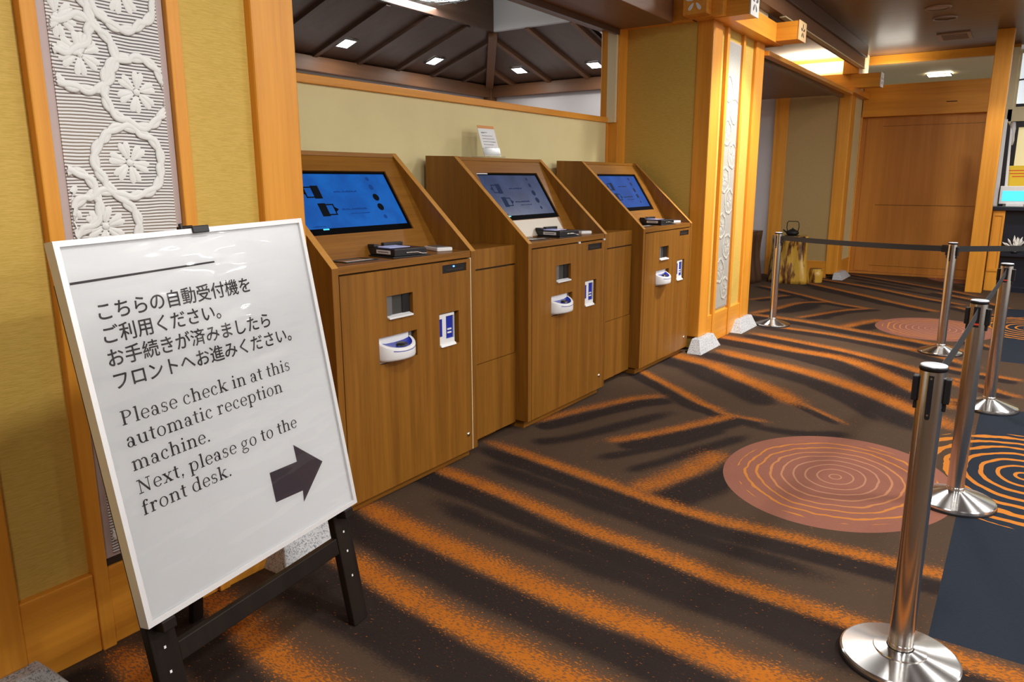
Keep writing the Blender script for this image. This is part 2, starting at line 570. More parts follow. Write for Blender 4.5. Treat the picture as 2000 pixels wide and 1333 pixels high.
DARKS = [  # extra near-black streaks of the weave
    ([(1.62, 2.3), (1.58, 1.7), (1.54, 1.0), (1.52, .2)], .08),
    ([(2.55, 2.3), (2.47, 1.8), (2.42, 1.2), (2.37, .5), (2.33, .1)], .085),
    ([(3.08, 2.4), (3.0, 1.9), (2.92, 1.4), (2.86, .9), (2.83, .3)], .08),
    ([(3.45, 2.3), (3.65, 2.1), (4.1, 1.93), (4.55, 1.77)], .07),
    ([(3.4, 1.85), (3.7, 1.66), (4.1, 1.48), (4.4, 1.36)], .06),
    ([(3.3, 1.62), (3.6, 1.5), (3.95, 1.36), (4.4, 1.2)], .06),
    ([(3.5, 1.12), (3.7, 1.08), (3.9, .98)], .06),
    ([(5.75, 2.3), (5.5, 1.95), (5.2, 1.55), (5.0, 1.25)], .06),
    ([(6.75, 2.3), (6.62, 1.8), (6.4, 1.3), (6.0, .8)], .06),
    ([(7.2, 2.3), (7.05, 1.7), (6.8, 1.1), (6.3, .5)], .05),
    ([(9.9, 2.2), (9.3, 2.05), (8.6, 2.3)], .12),
    ([(9.5, 1.6), (9.0, 1.75), (8.5, 1.75)], .10),
    ([(11.2, 2.6), (10.4, 1.7), (9.9, 1.2)], .08),
    ([(12.2, 2.2), (11.4, 1.2), (10.9, .6)], .08),
    ([(12.8, 2.6), (12.2, 1.8), (11.6, 1.1)], .07),
    ([(5.0, .6), (5.4, .9), (5.75, 1.3)], .06),
    ([(4.62, 1.55), (4.5, 1.25), (4.52, .95), (4.7, .7)], .075),
]

def carpet_material():
    mt, nt, bs = new_mat('woven_carpet')
    tc = nt.nodes.new('ShaderNodeTexCoord')
    P = tc.outputs['Object']
    sp = nt.nodes.new('ShaderNodeSeparateXYZ')
    lk(nt, P, sp.inputs[0])
    X, Y = sp.outputs[0], sp.outputs[1]
    def attr(n):
        a = nt.nodes.new('ShaderNodeAttribute')
        a.attribute_name = n
        return a.outputs['Fac']
    og, dk = attr('orange_yarn'), attr('dark_yarn')
    mp = nt.nodes.new('ShaderNodeMapping')
    mp.inputs['Scale'].default_value = (150, 62, 1)
    mp.inputs['Rotation'].default_value = (0, 0, R(12))
    lk(nt, P, mp.inputs['Vector'])
    fine = NOISE(nt, mp.outputs[0], 1.0, 2.5, .62)
    mid = NOISE(nt, P, 9, 3, .6)
    low = NOISE(nt, P, 2.1, 2, .5)
    fz = MATH(nt, 'SUBTRACT', fine, .5)
    t = MATH(nt, 'ADD', og, MATH(nt, 'MULTIPLY', fz, 3.6))
    t = MATH(nt, 'ADD', t, MATH(nt, 'MULTIPLY', MATH(nt, 'SUBTRACT', mid, .5), .5))
    om = SMOOTH(nt, t, .56, .86)
    d2 = MATH(nt, 'ADD', dk, MATH(nt, 'MULTIPLY', fz, .8))
    d2 = MATH(nt, 'ADD', d2, MATH(nt, 'MULTIPLY', MATH(nt, 'SUBTRACT', low, .5), .7))
    dm = SMOOTH(nt, d2, .15, .75)
    base = MIX(nt, dm, (.080, .050, .030), (.016, .012, .0115))
    base = MIX(nt, MATH(nt, 'MULTIPLY', fine, .5), base, (.045, .026, .018))
    ocol = MIX(nt, mid, (.35, .095, .009), (.47, .148, .014))
    base = MIX(nt, MATH(nt, 'MULTIPLY', SMOOTH(nt, og, .08, .8), .42), base, (.30, .105, .022))
    col = MIX(nt, om, base, ocol)
    # navy woven blocks along the y < 0.1 side, one per pattern repeat
    PER = 4.72
    xm = MATH(nt, 'MULTIPLY', MATH(nt, 'FRACT', MATH(nt, 'DIVIDE', MATH(nt, 'SUBTRACT', X, 2.63), PER)), PER)
    nm = MATH(nt, 'MULTIPLY', MATH(nt, 'LESS_THAN', xm, 3.15), MATH(nt, 'LESS_THAN', Y, .112))
    nm = MATH(nt, 'MULTIPLY', nm, MATH(nt, 'GREATER_THAN', X, 2.63))
    ncol = MIX(nt, fine, (.014, .019, .028), (.022, .029, .042))
    col = MIX(nt, nm, col, ncol)
    # ringed discs
    def disc(cx, cy, rx, ry):
        dx = MATH(nt, 'DIVIDE', MATH(nt, 'SUBTRACT', xm, cx-2.63), rx)
        dy = MATH(nt, 'DIVIDE', MATH(nt, 'SUBTRACT', Y, cy), ry)
        return MATH(nt, 'SQRT', MATH(nt, 'ADD', MATH(nt, 'MULTIPLY', dx, dx), MATH(nt, 'MULTIPLY', dy, dy)))
    wob = MATH(nt, 'MULTIPLY', MATH(nt, 'SUBTRACT', NOISE(nt, P, 6, 2, .5), .5), .16)
    gx = MATH(nt, 'GREATER_THAN', X, 2.0)
    # black and orange disc
    d = disc(4.47, -.14, .74, .56)
    q = MATH(nt, 'ADD', d, MATH(nt, 'MULTIPLY', wob, d))
    ring = MATH(nt, 'ABSOLUTE', MATH(nt, 'SUBTRACT', MATH(nt, 'FRACT', MATH(nt, 'MULTIPLY', q, 7.2)), .5))
    wid = MATH(nt, 'ADD', .10, MATH(nt, 'MULTIPLY', d, .13))
    rm = MATH(nt, 'MULTIPLY', MATH(nt, 'LESS_THAN', ring, wid), MATH(nt, 'LESS_THAN', d, 1.0))
    rm = MATH(nt, 'MULTIPLY', rm, gx)
    col = MIX(nt, rm, col, (.55, .185, .025))
    # dusty pink disc
    d = disc(3.92, .665, .66, .545)
    inn = MATH(nt, 'MULTIPLY', MATH(nt, 'LESS_THAN', d, 1.0), gx)
    q = MATH(nt, 'ADD', d, MATH(nt, 'MULTIPLY', wob, d))
    ring = MATH(nt, 'ABSOLUTE', MATH(nt, 'SUBTRACT', MATH(nt, 'FRACT', MATH(nt, 'MULTIPLY', q, 9.5)), .5))
    wid = MATH(nt, 'ADD', .06, MATH(nt, 'MULTIPLY', d, .07))
    rm = MATH(nt, 'MULTIPLY', MATH(nt, 'LESS_THAN', ring, wid), MATH(nt, 'LESS_THAN', d, .88))
    pk = MIX(nt, fine, (.235, .092, .060), (.31, .125, .084))
    pk = MIX(nt, rm, pk, MIX(nt, SMOOTH(nt, d, .35, .75), (.44, .21, .125), (.54, .20, .04)))
    col = MIX(nt, inn, col, pk)
    lk(nt, col, bs.inputs['Base Color'])
    bs.inputs['Roughness'].default_value = .95
    bs.inputs['Specular IOR Level'].default_value = .12
    BUMP(nt, bs, fine, .5, .004)
    return mt

def make_floor():
    x0, x1, y0, y1, st = -1.5, 16.5, -5.5, 4.3, .03
    nx, ny = int((x1-x0)/st)+1, int((y1-y0)/st)+1
    xs, ys = np.linspace(x0, x1, nx), np.linspace(y0, y1, ny)
    GX, GY = np.meshgrid(xs, ys)
    gx, gy = GX.ravel(), GY.ravel()
    org, drk = np.zeros(gx.size), np.zeros(gx.size)
    rep = [0.0]
    def field(pts, n=6):
        # densify with Catmull-Rom
        p = np.array(pts, float)
        q = np.vstack([2*p[0]-p[1], p, 2*p[-1]-p[-2]])
        out = []
        for i in range(1, len(q)-2):
            for k in range(n):
                t = k/n
                a, b, c, d = q[i-1], q[i], q[i+1], q[i+2]
                out.append(.5*((2*b)+(c-a)*t+(2*a-5*b+4*c-d)*t*t+(3*b-a-3*c+d)*t**3))
        out.append(p[-1])
        out = np.array(out)
        best = np.full(gx.size, 9.0)
        sgn = np.zeros(gx.size)
        par = np.zeros(gx.size)
        m = (gx > out[:, 0].min()-.5) & (gx < out[:, 0].max()+.5) & (gy > out[:, 1].min()-.5) & (gy < out[:, 1].max()+.5)
        ix = np.nonzero(m)[0]
        X, Y = gx[ix], gy[ix]
        B, S, T = best[ix], sgn[ix], par[ix]
        N = len(out)-1
        for i in range(N):
            a, b = out[i], out[i+1]
            d = b-a
            L = d@d
            tt = np.clip(((X-a[0])*d[0]+(Y-a[1])*d[1])/L, 0, 1)
            ex, ey = X-a[0]-tt*d[0], Y-a[1]-tt*d[1]
            ds = np.hypot(ex, ey)
            cr = d[0]*ey-d[1]*ex
            k = ds < B
            B[k] = ds[k]
            S[k] = np.sign(cr[k])
            T[k] = (i+tt[k])/N
        return ix, B*np.where(S == 0, 1, S), T, B
    for pts, w, s in STREAKS:
        ix, sd, T, B = field(pts)
        end = np.clip(np.minimum(T/.10, (1-T)/.10), 0, 1)**.5
        v = s*np.exp(-(sd/(w*np.where(sd > 0, 1.25, .68)))**2)*(.35+.65*end)
        org[ix] = np.maximum(org[ix], v)
        dd = 1.1*np.exp(-((sd+w*1.9)/(w*1.25))**2)*end
        drk[ix] = np.maximum(drk[ix], np.where(B < 5, dd, 0))
    for pts, w in DARKS:
        ix, sd, T, B = field(pts)
        end = np.clip(np.minimum(T/.15, (1-T)/.15), 0, 1)
        drk[ix] = np.maximum(drk[ix], .85*np.exp(-(sd/w)**2)*end)
    me = bpy.data.meshes.new('floor')
    idx = np.arange(nx*ny).reshape(ny, nx)
    q = np.stack([idx[:-1, :-1], idx[:-1, 1:], idx[1:, 1:], idx[1:, :-1]], -1).reshape(-1, 4)
    me.vertices.add(nx*ny)
    co = np.stack([gx, gy, np.zeros(gx.size)], -1).astype('f')
    me.vertices.foreach_set('co', co.ravel())
    me.loops.add(q.size)
    me.loops.foreach_set('vertex_index', q.ravel().astype('i'))
    me.polygons.add(len(q))
    me.polygons.foreach_set('loop_start', np.arange(0, q.size, 4).astype('i'))
    me.update(calc_edges=True)
    for n, v in (('orange_yarn', org), ('dark_yarn', drk)):
        a = me.attributes.new(n, 'FLOAT', 'POINT')
        a.data.foreach_set('value', v.astype('f'))
    me.materials.append(carpet_material())
    o = bpy.data.objects.new('floor', me)
    COL.objects.link(o)
    o['kind'] = 'structure'
    o['label'] = 'floor covered with dark brown carpet with orange streaks and ringed discs'
    o['category'] = 'floor'
make_floor()

# ------------------------------------------------------------------ wall bays with posts, wallpaper, fabric panels
def bloom_ring(cx, cz, rad, rot, y, width=.024, relief=.32):
    """five-lobed braided ring, embroidered: two interlaced cords"""
    mb = MB()
    for ph in (0, math.pi):
        pts = []
        for i in range(121):
            a = 2*math.pi*i/120
            lob = rad*(.92+.10*abs(math.cos(2.5*(a-rot)))**.6)
            wv = width*.26*math.sin(7.5*a+ph)
            rr = lob+wv
            pts.append((cx+rr*math.cos(a), 0, cz+rr*math.sin(a)))
        k0 = len(mb.v)
        mb.tube(pts, width*.44, 8, True, False)
        mb.v[k0:] = [(p[0], y+p[1]*relief-(.0008 if ph else 0), p[2]) for p in mb.v[k0:]]
    return mb

def petals(cx, cz, rad, rot, y):
    """six plump petals, each cleft at the tip, with a slim bud between them"""
    mb = MB()
    for k in range(6):
        a = rot+math.pi/3*k
        for sd in (-1, 1):
            b0 = a+sd*.17
            c = (cx+rad*.56*math.cos(b0), cz+rad*.56*math.sin(b0))
            vs, n = [], 12
            for i in range(n):
                b = 2*math.pi*i/n
                du, dw = rad*.40*math.cos(b), rad*.145*math.sin(b)*(1+.45*math.cos(b))
                vs.append((c[0]+du*math.cos(b0)-dw*math.sin(b0), y, c[1]+du*math.sin(b0)+dw*math.cos(b0)))
            vs.append((c[0], y-.005, c[1]))
            mb.add(vs, [(n, (i+1) % n, i) for i in range(n)], True)
    n = 14
    vs = [(cx+rad*.16*math.cos(2*math.pi*i/n), y-.001, cz+rad*.16*math.sin(2*math.pi*i/n)) for i in range(n)] + [(cx, y-.007, cz)]
    mb.add(vs, [(n, (i+1) % n, i) for i in range(n)], True)
    return mb

def fabric_panel(x0, x1, z0, z1, blooms, label, cloth='pleat', thread='embroid', relief=.32):
    t = thing('fabric_wall_panel', label, 'wall panel', (x0, 2.345, z0))
    w, h = x1-x0, z1-z0
    MB().box(0, 0, 0, w, .012, h).build('mount_board', M['mauve'], t)
    mx = .030
    MB().box(mx, -.004, .012, w-mx*.75, 0, h-.012).build('pleated_fabric', M[cloth], t)
    for (bx, bz, rad, rot) in blooms:
        mb = bloom_ring(bx-x0, bz-z0, rad, rot, -.0045-.005*relief, relief=relief)
        pb = petals(bx-x0, bz-z0, rad*.64, rot+.3, -.005)
        # keep only what lies on the fabric
        for k in (mb, pb):
            lo, hi, zl, zh = mx+.001, w-mx*.75-.001, .014, h-.014
            keep = [i for i, f in enumerate(k.f) if all(lo <= k.v[j][0] <= hi and zl <= k.v[j][2] <= zh for j in f)]
            k.sm = [k.sm[i] for i in keep]
            k.f = [k.f[i] for i in keep]
        if mb.f:
            mb.build('embroidered_ring', M[thread], t)
        if pb.f:
            pb.build('embroidered_flower', M[thread], t)
    return t

def post(x0, x1, y0, y1, z0, z1, label):
    return trim(MB().box(x0, y0, z0, x1, y1, z1), M['hinoki_z'], label, .008)

WT = .272   # top of the wooden dado
# left bay
struct('wall_left', MB().box(-1.6, 2.357, 0, 1.95, 3.20, CEIL), M['olive'])
post(.575, .815, 2.32, 2.356, .074, CEIL, 'orange wood post at the left edge of the picture')
post(1.78, 1.968, 2.32, 2.5, .124, CEIL, 'broad orange wood post left of the first kiosk')
for a, b, n in ((.815, 1.031, 'left'), (1.507, 1.78, 'right')):
    trim(MB().box(a, 2.33, 0, b, 2.36, WT), M['hinoki_x'], 'orange wood dado board under wallpaper, %s of the fabric panel behind the sign' % n)
trim(MB().box(1.031, 2.322, 0, 1.075, 2.40, CEIL), M['hinoki_z'], 'slim orange wood batten left of the fabric panel behind the sign')
trim(MB().box(1.463, 2.322, 0, 1.507, 2.40, CEIL), M['hinoki_z'], 'slim orange wood batten right of the fabric panel behind the sign')
trim(MB().box(1.075, 2.335, 0, 1.463, 2.36, WT), M['hinoki_x'], 'orange wood dado board under the fabric panel behind the sign')
LB = [(1.185, 1.865, .103, .2), (1.347, 1.771, .103, 1.1), (1.301, 1.557, .106, .5), (1.326, 2.056, .104, .9), (1.132, 1.959, .095, .3), (1.096, 1.439, .098, .8),
      (1.204, 1.365, .104, .1), (1.37, 1.18, .10, .4), (1.20, 1.05, .10, .7), (1.34, .88, .10, .2), (1.18, .75, .10, .9), (1.34, .58, .10, .3), (1.17, .44, .09, .5), (1.15, 2.2, .10, .6), (1.36, 2.32, .10, .2)]
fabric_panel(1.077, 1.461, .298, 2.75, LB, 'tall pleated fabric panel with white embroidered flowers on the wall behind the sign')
trim(MB().box(1.075, 2.345, WT, 1.463, 2.36, .298), M['gap'], 'dark strip painting the shade in the gap under the left fabric panel', 0)  # solid strip, the shade of the gap is in its colour

# right pillar (x 6.345 .. 7.78)
struct('wall_pillar', MB().box(6.40, 2.352, 0, 7.74, 3.20, CEIL), M['olive'])
post(6.345, 6.57, 2.32, 2.462, .114, 2.80, 'orange wood corner post right of the third kiosk')
post(7.52, 7.78, 2.32, 2.5, .114, 2.80, 'orange wood post at the far end of the pillar')
trim(MB().box(6.57, 2.33, 0, 6.70, 2.355, WT), M['hinoki_x'], 'dado board on the near side of the pillar')
trim(MB().box(7.2, 2.33, 0, 7.52, 2.355, WT), M['hinoki_x'], 'dado board on the far side of the pillar')
trim(MB().box(6.70, 2.322, 0, 6.762, 2.40, 2.80), M['hinoki_z'], 'slim batten on the near side of the pillar fabric panel')
trim(MB().box(7.146, 2.322, 0, 7.20, 2.40, 2.80), M['hinoki_z'], 'slim batten on the far side of the pillar fabric panel')
trim(MB().box(6.762, 2.332, 0, 7.146, 2.355, WT), M['hinoki_x'], 'dado board under the pillar fabric panel')
PBL = [(6.85, 2.3, .11, .2), (7.04, 2.12, .11, .9), (6.87, 1.92, .11, .4), (7.05, 1.72, .11, .1), (6.88, 1.5, .11, .7), (7.03, 1.3, .11, .3), (6.86, 1.08, .11, .5), (7.04, .88, .11, .9), (6.88, .66, .11, .2), (7.04, .48, .10, .6)]
fabric_panel(6.764, 7.144, .298, 2.70, PBL, 'narrow pleated fabric panel with pale flowers on the lit pillar', 'pleat_pale', 'embroid_pale', .10)
# recess side wall (faces the kiosks)
struct('wall_recess_right', MB().box(6.352, 2.46, 0, 6.40, 3.20, 2.80), M['olive'])
post(6.19, 6.352, 3.10, 3.28, 0, 2.80, 'orange wood post where the partition meets the recess side')
trim(MB().box(6.16, 3.115, 2.0, 6.19, 3.2, 2.78), M['cream'], 'pale edge strip beside the partition post', .002)

# partition behind the kiosks
struct('wall_partition', MB().box(1.95, 3.205, 0, 6.19, 3.26, 2.005), M['pale'])
trim(MB().box(1.95, 3.185, 2.0, 6.19, 3.28, 2.045), M['hinoki_x'], 'wood cap rail on top of the partition behind the kiosks')
trim(MB().box(6.165, 3.19, 1.0, 6.19, 3.21, 2.0), M['hinoki_z'], 'thin wood edge at the right end of the partition', .002)
# soffit and beams over the recess
trim(MB().box(1.968, 2.62, 2.775, 6.20, 3.30, 3.0), M['beam_x'], 'dark brown soffit beam above the recess opening')
trim(MB().box(1.968, 3.10, 2.73, 6.19, 3.13, 2.775), M['dark_x'], 'thin dark lip under the recess soffit', .002)
trim(MB().box(6.25, 2.46, 2.79, 6.62, 3.3, 3.05), M['hinoki_y'], 'orange beam over the recess side wall')
trim(MB().box(6.20, 2.20, 2.79, 7.95, 2.485, 2.968), M['hinoki_x'], 'lit orange beam along the top of the pillar')

def crest(parent, x, y, z, s, mat, facing):
    """five carved petals"""
    mb = MB()
    for k in range(5):
        a = math.pi/2+2*math.pi*k/5
        c = (.6*s*math.cos(a), .6*s*math.sin(a))
        vs = []
        n = 12
        for i in range(n):
            b = 2*math.pi*i/n
            du, dv = .40*s*math.cos(b), .17*s*math.sin(b)*(1+.4*math.cos(b))
            p = (c[0]+du*math.cos(a)-dv*math.sin(a), c[1]+du*math.sin(a)+dv*math.cos(a))
            vs.append((x+p[0], y, z+p[1]) if facing == 'y' else (x, y+p[0], z+p[1]))
        mb.add(vs, [tuple(range(n))])
    return mb.build('carved_petals', mat, parent)

def nose(x0, x1, y0, y1, z0, z1, label, capmat, petmat):
    TRIM[0] += 1
    b = MB().box(x0, y0+.012, z0, x1, y1, z1).build('trim_%d' % TRIM[0], M['hinoki_y'], None, .005)
    b['kind'] = 'structure'
    b['label'] = label
    b['category'] = 'beam end'
    MB().box(x0-.004, y0, z0-.004, x1+.004, y0+.012, z1+.004).build('end_cap', capmat, b, .002)
    crest(b, (x0+x1)/2, y0-.001, (z0+z1)/2, min(x1-x0, z1-z0)*.40, petmat, 'y')
    return b
M['capwhite'] = plain('white_end_cap', (.72, .68, .62), .5)
M['capwood'] = plain('pale_end_cap', (.70, .45, .22), .5)
nose(6.27, 6.47, 2.0, 2.3, 2.785, 2.985, 'beam end with white flower cap above the corner post of the pillar', M['capwhite'], M['ink'])
nose(7.70, 7.95, 1.985, 2.3, 2.80, 2.968, 'brightly lit beam end with pale flower cap at the far end of the pillar', M['capwood'], M['ink'])
bn = trim(MB().box(6.10, 2.30, 2.80, 6.21, 2.50, 3.0), M['hinoki_x'], 'stub beam end with white petals facing the recess')
crest(bn, 6.098, 2.40, 2.90, .085, M['white'], 'x')

struct('wall_over_pillar', MB().box(6.62, 2.31, 2.968, 7.78, 2.40, CEIL), M['cream'])
# opening beyond the pillar: lintel, transom, far bay
trim(MB().box(7.78, 2.28, 2.69, 12.0, 2.36, 2.735), M['hinoki_x'], 'thin wood lintel over the passage beyond the pillar')
trim(MB().box(7.78, 2.40, 2.66, 12.0, 2.46, 2.73), M['dark_x'], 'dark track behind the passage lintel')
trim(MB().box(5.40, 2.20, 3.07, 12.2, 2.30, 3.21), M['beam_x'], 'brown upper beam above the passage, lower board')
trim(MB().box(5.40, 2.17, 3.21, 12.2, 2.33, CEIL), M['dark_x'], 'dark upper beam against the hall ceiling above the passage')
trim(MB().box(7.95, 2.19, 3.058, 12.2, 2.25, 3.07), M['cream'], 'pale strip painting the glow under the upper beam', .001)  # cream strip stands for the glow along the lower edge of the beam
struct('ceiling_passage', MB().box(7.78, 2.48, 2.70, 12.0, 3.95, 2.74), M['beam_x'])
struct('ceiling_transom', MB().box(7.78, 2.33, 3.30, 12.6, 3.95, CEIL), M['greywall'])
struct('wall_passage_side', MB().box(12.30, 2.50, 0, 12.42, 3.40, 2.79), M['beige'])
trim(MB().box(12.285, 2.50, 0, 12.31, 3.22, .26), M['hinoki_y'], 'dado board in the passage')
post(12.27, 12.40, 3.235, 3.44, 0, 2.79, 'wood post at the back of the passage')
struct('wall_passage_end', MB().box(12.32, 3.40, 0, 12.40, 3.95, 2.8), M['greywall'])
struct('wall_passage_back', MB().box(7.78, 3.95, 0, 12.42, 4.03, CEIL), M['greywall'])
struct('wall_pillar_back', MB().box(6.36, 3.2, 0, 7.78, 3.28, CEIL), M['greywall'])
struct('wall_passage_left', MB().box(7.70, 3.28, 0, 7.78, 4.03, 2.74), M['greywall'])
struct('wall_transom', MB().box(12.28, 2.46, 3.0, 12.42, 3.95, CEIL), M['cream'])
trim(MB().box(12.26, 2.46, 3.20, 12.285, 3.95, 3.245), M['hinoki_y'], 'wood strip across the lit transom wall')
# far pillar
post(12.28, 12.57, 2.34, 2.515, .06, 2.80, 'wood corner post of the far pillar')
struct('wall_far_pillar', MB().box(12.45, 2.354, 0, 13.3, 2.6, CEIL), M['pale'])
trim(MB().box(12.57, 2.342, 0, 13.16, 2.356, .265), M['hinoki_x'], 'dado board on the far pillar')
post(13.16, 13.3, 2.33, 2.5, 0, 2.5, 'slim door post beside the far pillar')
trim(MB().box(12.12, 2.30, 2.79, 12.42, 4.0, 3.0), M['hinoki_y'], 'beam running back over the far passage wall')
trim(MB().box(12.0, 2.26, 2.72, 13.2, 2.38, 2.80), M['hinoki_x'], 'stub beam over the far pillar')
nose(12.10, 12.32, 1.95, 2.35, 2.795, 2.985, 'beam end with white cap on the far pillar beside the sliding door', M['capwhite'], M['ink'])
post(12.05, 12.32, 2.24, 2.46, 2.985, CEIL, 'short upper post standing on the far beam end')
trim(MB().box(12.32, 2.30, 2.985, 13.1, 2.36, CEIL), M['cream'], 'cream strip beside the short upper post', .002)

# door wall at x = 13.2
DX = 13.2
lint = trim(MB().box(DX-.06, .36, 2.455, DX+.08, 2.34, 2.92), M['hinoki_y'], 'broad wood lintel board above the sliding door')
MB().box(DX-.064, 1.06, 2.62, DX-.06, 1.20, 2.632).build('slot', M['gap'], lint)
trim(MB().box(DX-.02, .36, 3.235, DX+.08, 2.36, CEIL), M['hinoki_y'], 'wood trim between hall ceiling and the gap above the door')
door = MB().box(DX+.06, .30, .035, DX+.10, 2.40, 2.46).build('door_1', M['door_z'], None, .003)
door['kind'] = 'structure'
door['label'] = 'wide orange brown sliding wood door'
door['category'] = 'door'
for (a, b, c, d) in ((.44, 2.26, 2.31, 2.316), (.62, 2.06, 1.10, 1.109), (.44, 2.26, .14, .145)):
    MB().box(DX+.056, a, c, DX+.0605, b, d).build('groove', M['kiosk_y'], door)
MB().box(DX+.05, 2.05, .05, DX+.0602, 2.27, 2.44).build('stile', M['door_z'], door)
MB().box(DX+.05, .40, .05, DX+.0602, .62, 2.44).build('stile', M['door_z'], door)
trim(MB().box(DX+.02, .36, 0, DX+.12, 2.34, .032), M['door_z'], 'door threshold')
post(11.755, 11.925, .405, .60, 0, CEIL, 'free standing orange wood post right of the sliding door')
struct('ceiling_beyond_door', MB().box(DX+.08, -.2, 3.25, 17, 3.2, 3.30), M['cream'])
struct('wall_beyond_door', MB().box(16.9, -.2, 2.4, 17, 3.2, 3.3), M['cream'])

# hall ceiling
struct('ceiling', MB().box(-2.5, -6, CEIL, 13.3, 2.36, CEIL+.06), M['hallceil'])

# the other sides of the hall, behind the camera
struct('wall_opposite', MB().box(-2.5, -6.06, 0, 13.3, -6.0, CEIL), M['hallwall'])
struct('wall_behind', MB().box(-2.56, -6.0, 0, -2.5, 2.4, CEIL), M['beam_z'])
struct('wall_end', MB().box(13.3, -6.0, 0, 13.36, -3.0, CEIL), M['hallwall'])
# ------------------------------------------------------------------ foundation stones
def stone(b, t, h, label):
    o = MB().frustum((b[0]-b[0], 0, b[2]-b[0], b[3]-b[1]), (t[0]-b[0], t[1]-b[1], t[2]-b[0], t[3]-b[1]), 0, h).build('foundation_stone', M['granite'], None, .006)
    o.location = (b[0], b[1], 0)
    tag(o, label, 'stone', 'granite stones under the wooden posts')
stone((.48, 2.22, .89, 2.355), (.53, 2.275, .84, 2.355), .075, 'grey granite stone under the post at the bottom left corner')
stone((1.66, 2.185, 2.0, 2.355), (1.72, 2.275, 1.985, 2.355), .125, 'speckled granite stone behind the easel legs')
stone((6.15, 2.215, 6.66, 2.35), (6.26, 2.275, 6.62, 2.35), .115, 'granite stone under the pillar corner right of the third kiosk')
stone((7.27, 2.215, 7.79, 2.35), (7.40, 2.28, 7.785, 2.35), .115, 'granite stone beside the most distant pole base')
stone((12.12, 2.22, 12.78, 2.37), (12.2, 2.28, 12.66, 2.37), .10, 'low granite stone under the far pillar near the tree trunk')

# ------------------------------------------------------------------ back room seen over the partition
EY, EX, EZ = 6.365, 8.74, 2.75
RY, RX, RZ = 5.22, 7.25, 3.15
def slope_far(x0, x1, off):
    return None
mb = MB()
mb.add([(-1, EY, EZ), (EX, EY, EZ), (RX, RY, RZ), (-1, RY, RZ)], [(0, 1, 2, 3)])
mb.add([(-1, EY, EZ+.05), (EX, EY, EZ+.05), (RX, RY, RZ+.05), (-1, RY, RZ+.05)], [(3, 2, 1, 0)])
struct('ceiling_back_slope', mb, M['dark_y'])
mb = MB()
mb.add([(EX, EY, EZ), (EX, 4.1, EZ), (RX, 4.1, RZ), (RX, RY, RZ)], [(0, 1, 2, 3)])
mb.add([(EX, EY, EZ+.05), (EX, 4.1, EZ+.05), (RX, 4.1, RZ+.05), (RX, RY, RZ+.05)], [(3, 2, 1, 0)])
struct('ceiling_side_slope', mb, M['dark_x'])
def lerp(a, b, t):
    return a+(b-a)*t
for i in range(13):
    bx = .60+i*.62
    if bx > EX-.1:
        break
    t1 = 1 if bx < RX else (EX-bx)/(EX-RX)
    trim(MB().bar((bx, EY, EZ-.015), (bx, lerp(EY, RY, t1), lerp(EZ, RZ, t1)-.015), .06, .045), M['dark_y'], 'ceiling batten on the far slope of the back room', .003)
for i in range(4):
    by = 4.19+i*.57
    t1 = 1 if by < RY else (EY-by)/(EY-RY)
    trim(MB().bar((EX, by, EZ-.015), (lerp(EX, RX, t1), by, lerp(EZ, RZ, t1)-.015), .06, .045, (0, 1, 0)), M['beam_x'], 'ceiling batten on the side slope of the back room', .003)
trim(MB().bar((EX, EY, EZ-.03), (RX, RY, RZ-.03), .10, .08, (1, -1, 0)), M['beam_x'], 'hip rafter in the corner of the back room ceiling')
trim(MB().box(-1, EY-.10, EZ-.14, EX, EY+.05, EZ+.01), M['beam_x'], 'eaves beam along the far wall of the back room')
trim(MB().box(EX-.10, 4.1, EZ-.14, EX+.05, EY, EZ+.01), M['beam_y'], 'eaves beam along the side wall of the back room')
trim(MB().box(EX-.13, EY-.13, 2.2, EX+.0, EY+.0, EZ-.02), M['beam_z'], 'corner post of the back room')
struct('wall_back_room_far', MB().box(-1, EY, 0, EX, EY+.08, EZ+.05), M['greywall'])
struct('wall_back_room_side', MB().box(EX, 4.05, 0, EX+.08, EY+.08, EZ+.05), M['greywall'])
trim(MB().box(-1, RY-.04, RZ-.02, RX, RY+.02, RZ+.36), M['dark_x'], 'edge board of the raised ceiling well, far side')
trim(MB().box(RX-.04, 3.3, RZ-.02, RX+.02, RY, RZ+.36), M['greywall'], 'pale edge board of the raised ceiling well, right side')
struct('ceiling_well', MB().box(-1, 3.3, RZ+.36, RX+.02, RY+.02, RZ+.40), M['beige'])
trim(MB().box(4.10, EY-.16, 2.50, 4.60, EY-.10, 2.545), M['white'], 'white strip light under the far eaves beam')

def downlight(x, y, z, nrm, s, label, cat='ceiling light'):
    n = Vector(nrm).normalized()
    q = Vector((0, 0, -1)).rotation_difference(n)
    mt = q.to_matrix().to_4x4()
    mt.translation = Vector((x, y, z))
    t = thing('recessed_downlight', label, cat, mat=mt, group='recessed square ceiling lights')
    h = s/2
    f = MB()
    f.slab_holes(-h-.018, h+.018, -h-.018, h+.018, [(-h, h, -h, h)], lambda a, c, k: (a, c, -.008 if k == 0 else .002))
    f.build('rim', M['grey'], t)
    MB().box(-h, -h, -.007, h, h, -.001).build('diffuser', M['lampwhite'], t)
    return t
nf = Vector((0, -(EZ-RZ), -(EY-RY)))
nf = Vector((0, (RZ-EZ), (EY-RY))).normalized()*-1
ns = Vector(((RZ-EZ), 0, (EX-RX))).normalized()*-1
def zf(y): return lerp(EZ, RZ, (EY-y)/(EY-RY))
def zs(x): return lerp(EZ, RZ, (EX-x)/(EX-RX))
downlight(5.73, 5.98, zf(5.98)-.006, nf, .15, 'square downlight leftmost on the sloping ceiling above the partition')
downlight(7.13, 5.98, zf(5.98)-.006, nf, .15, 'second square downlight from the left on the sloping ceiling')
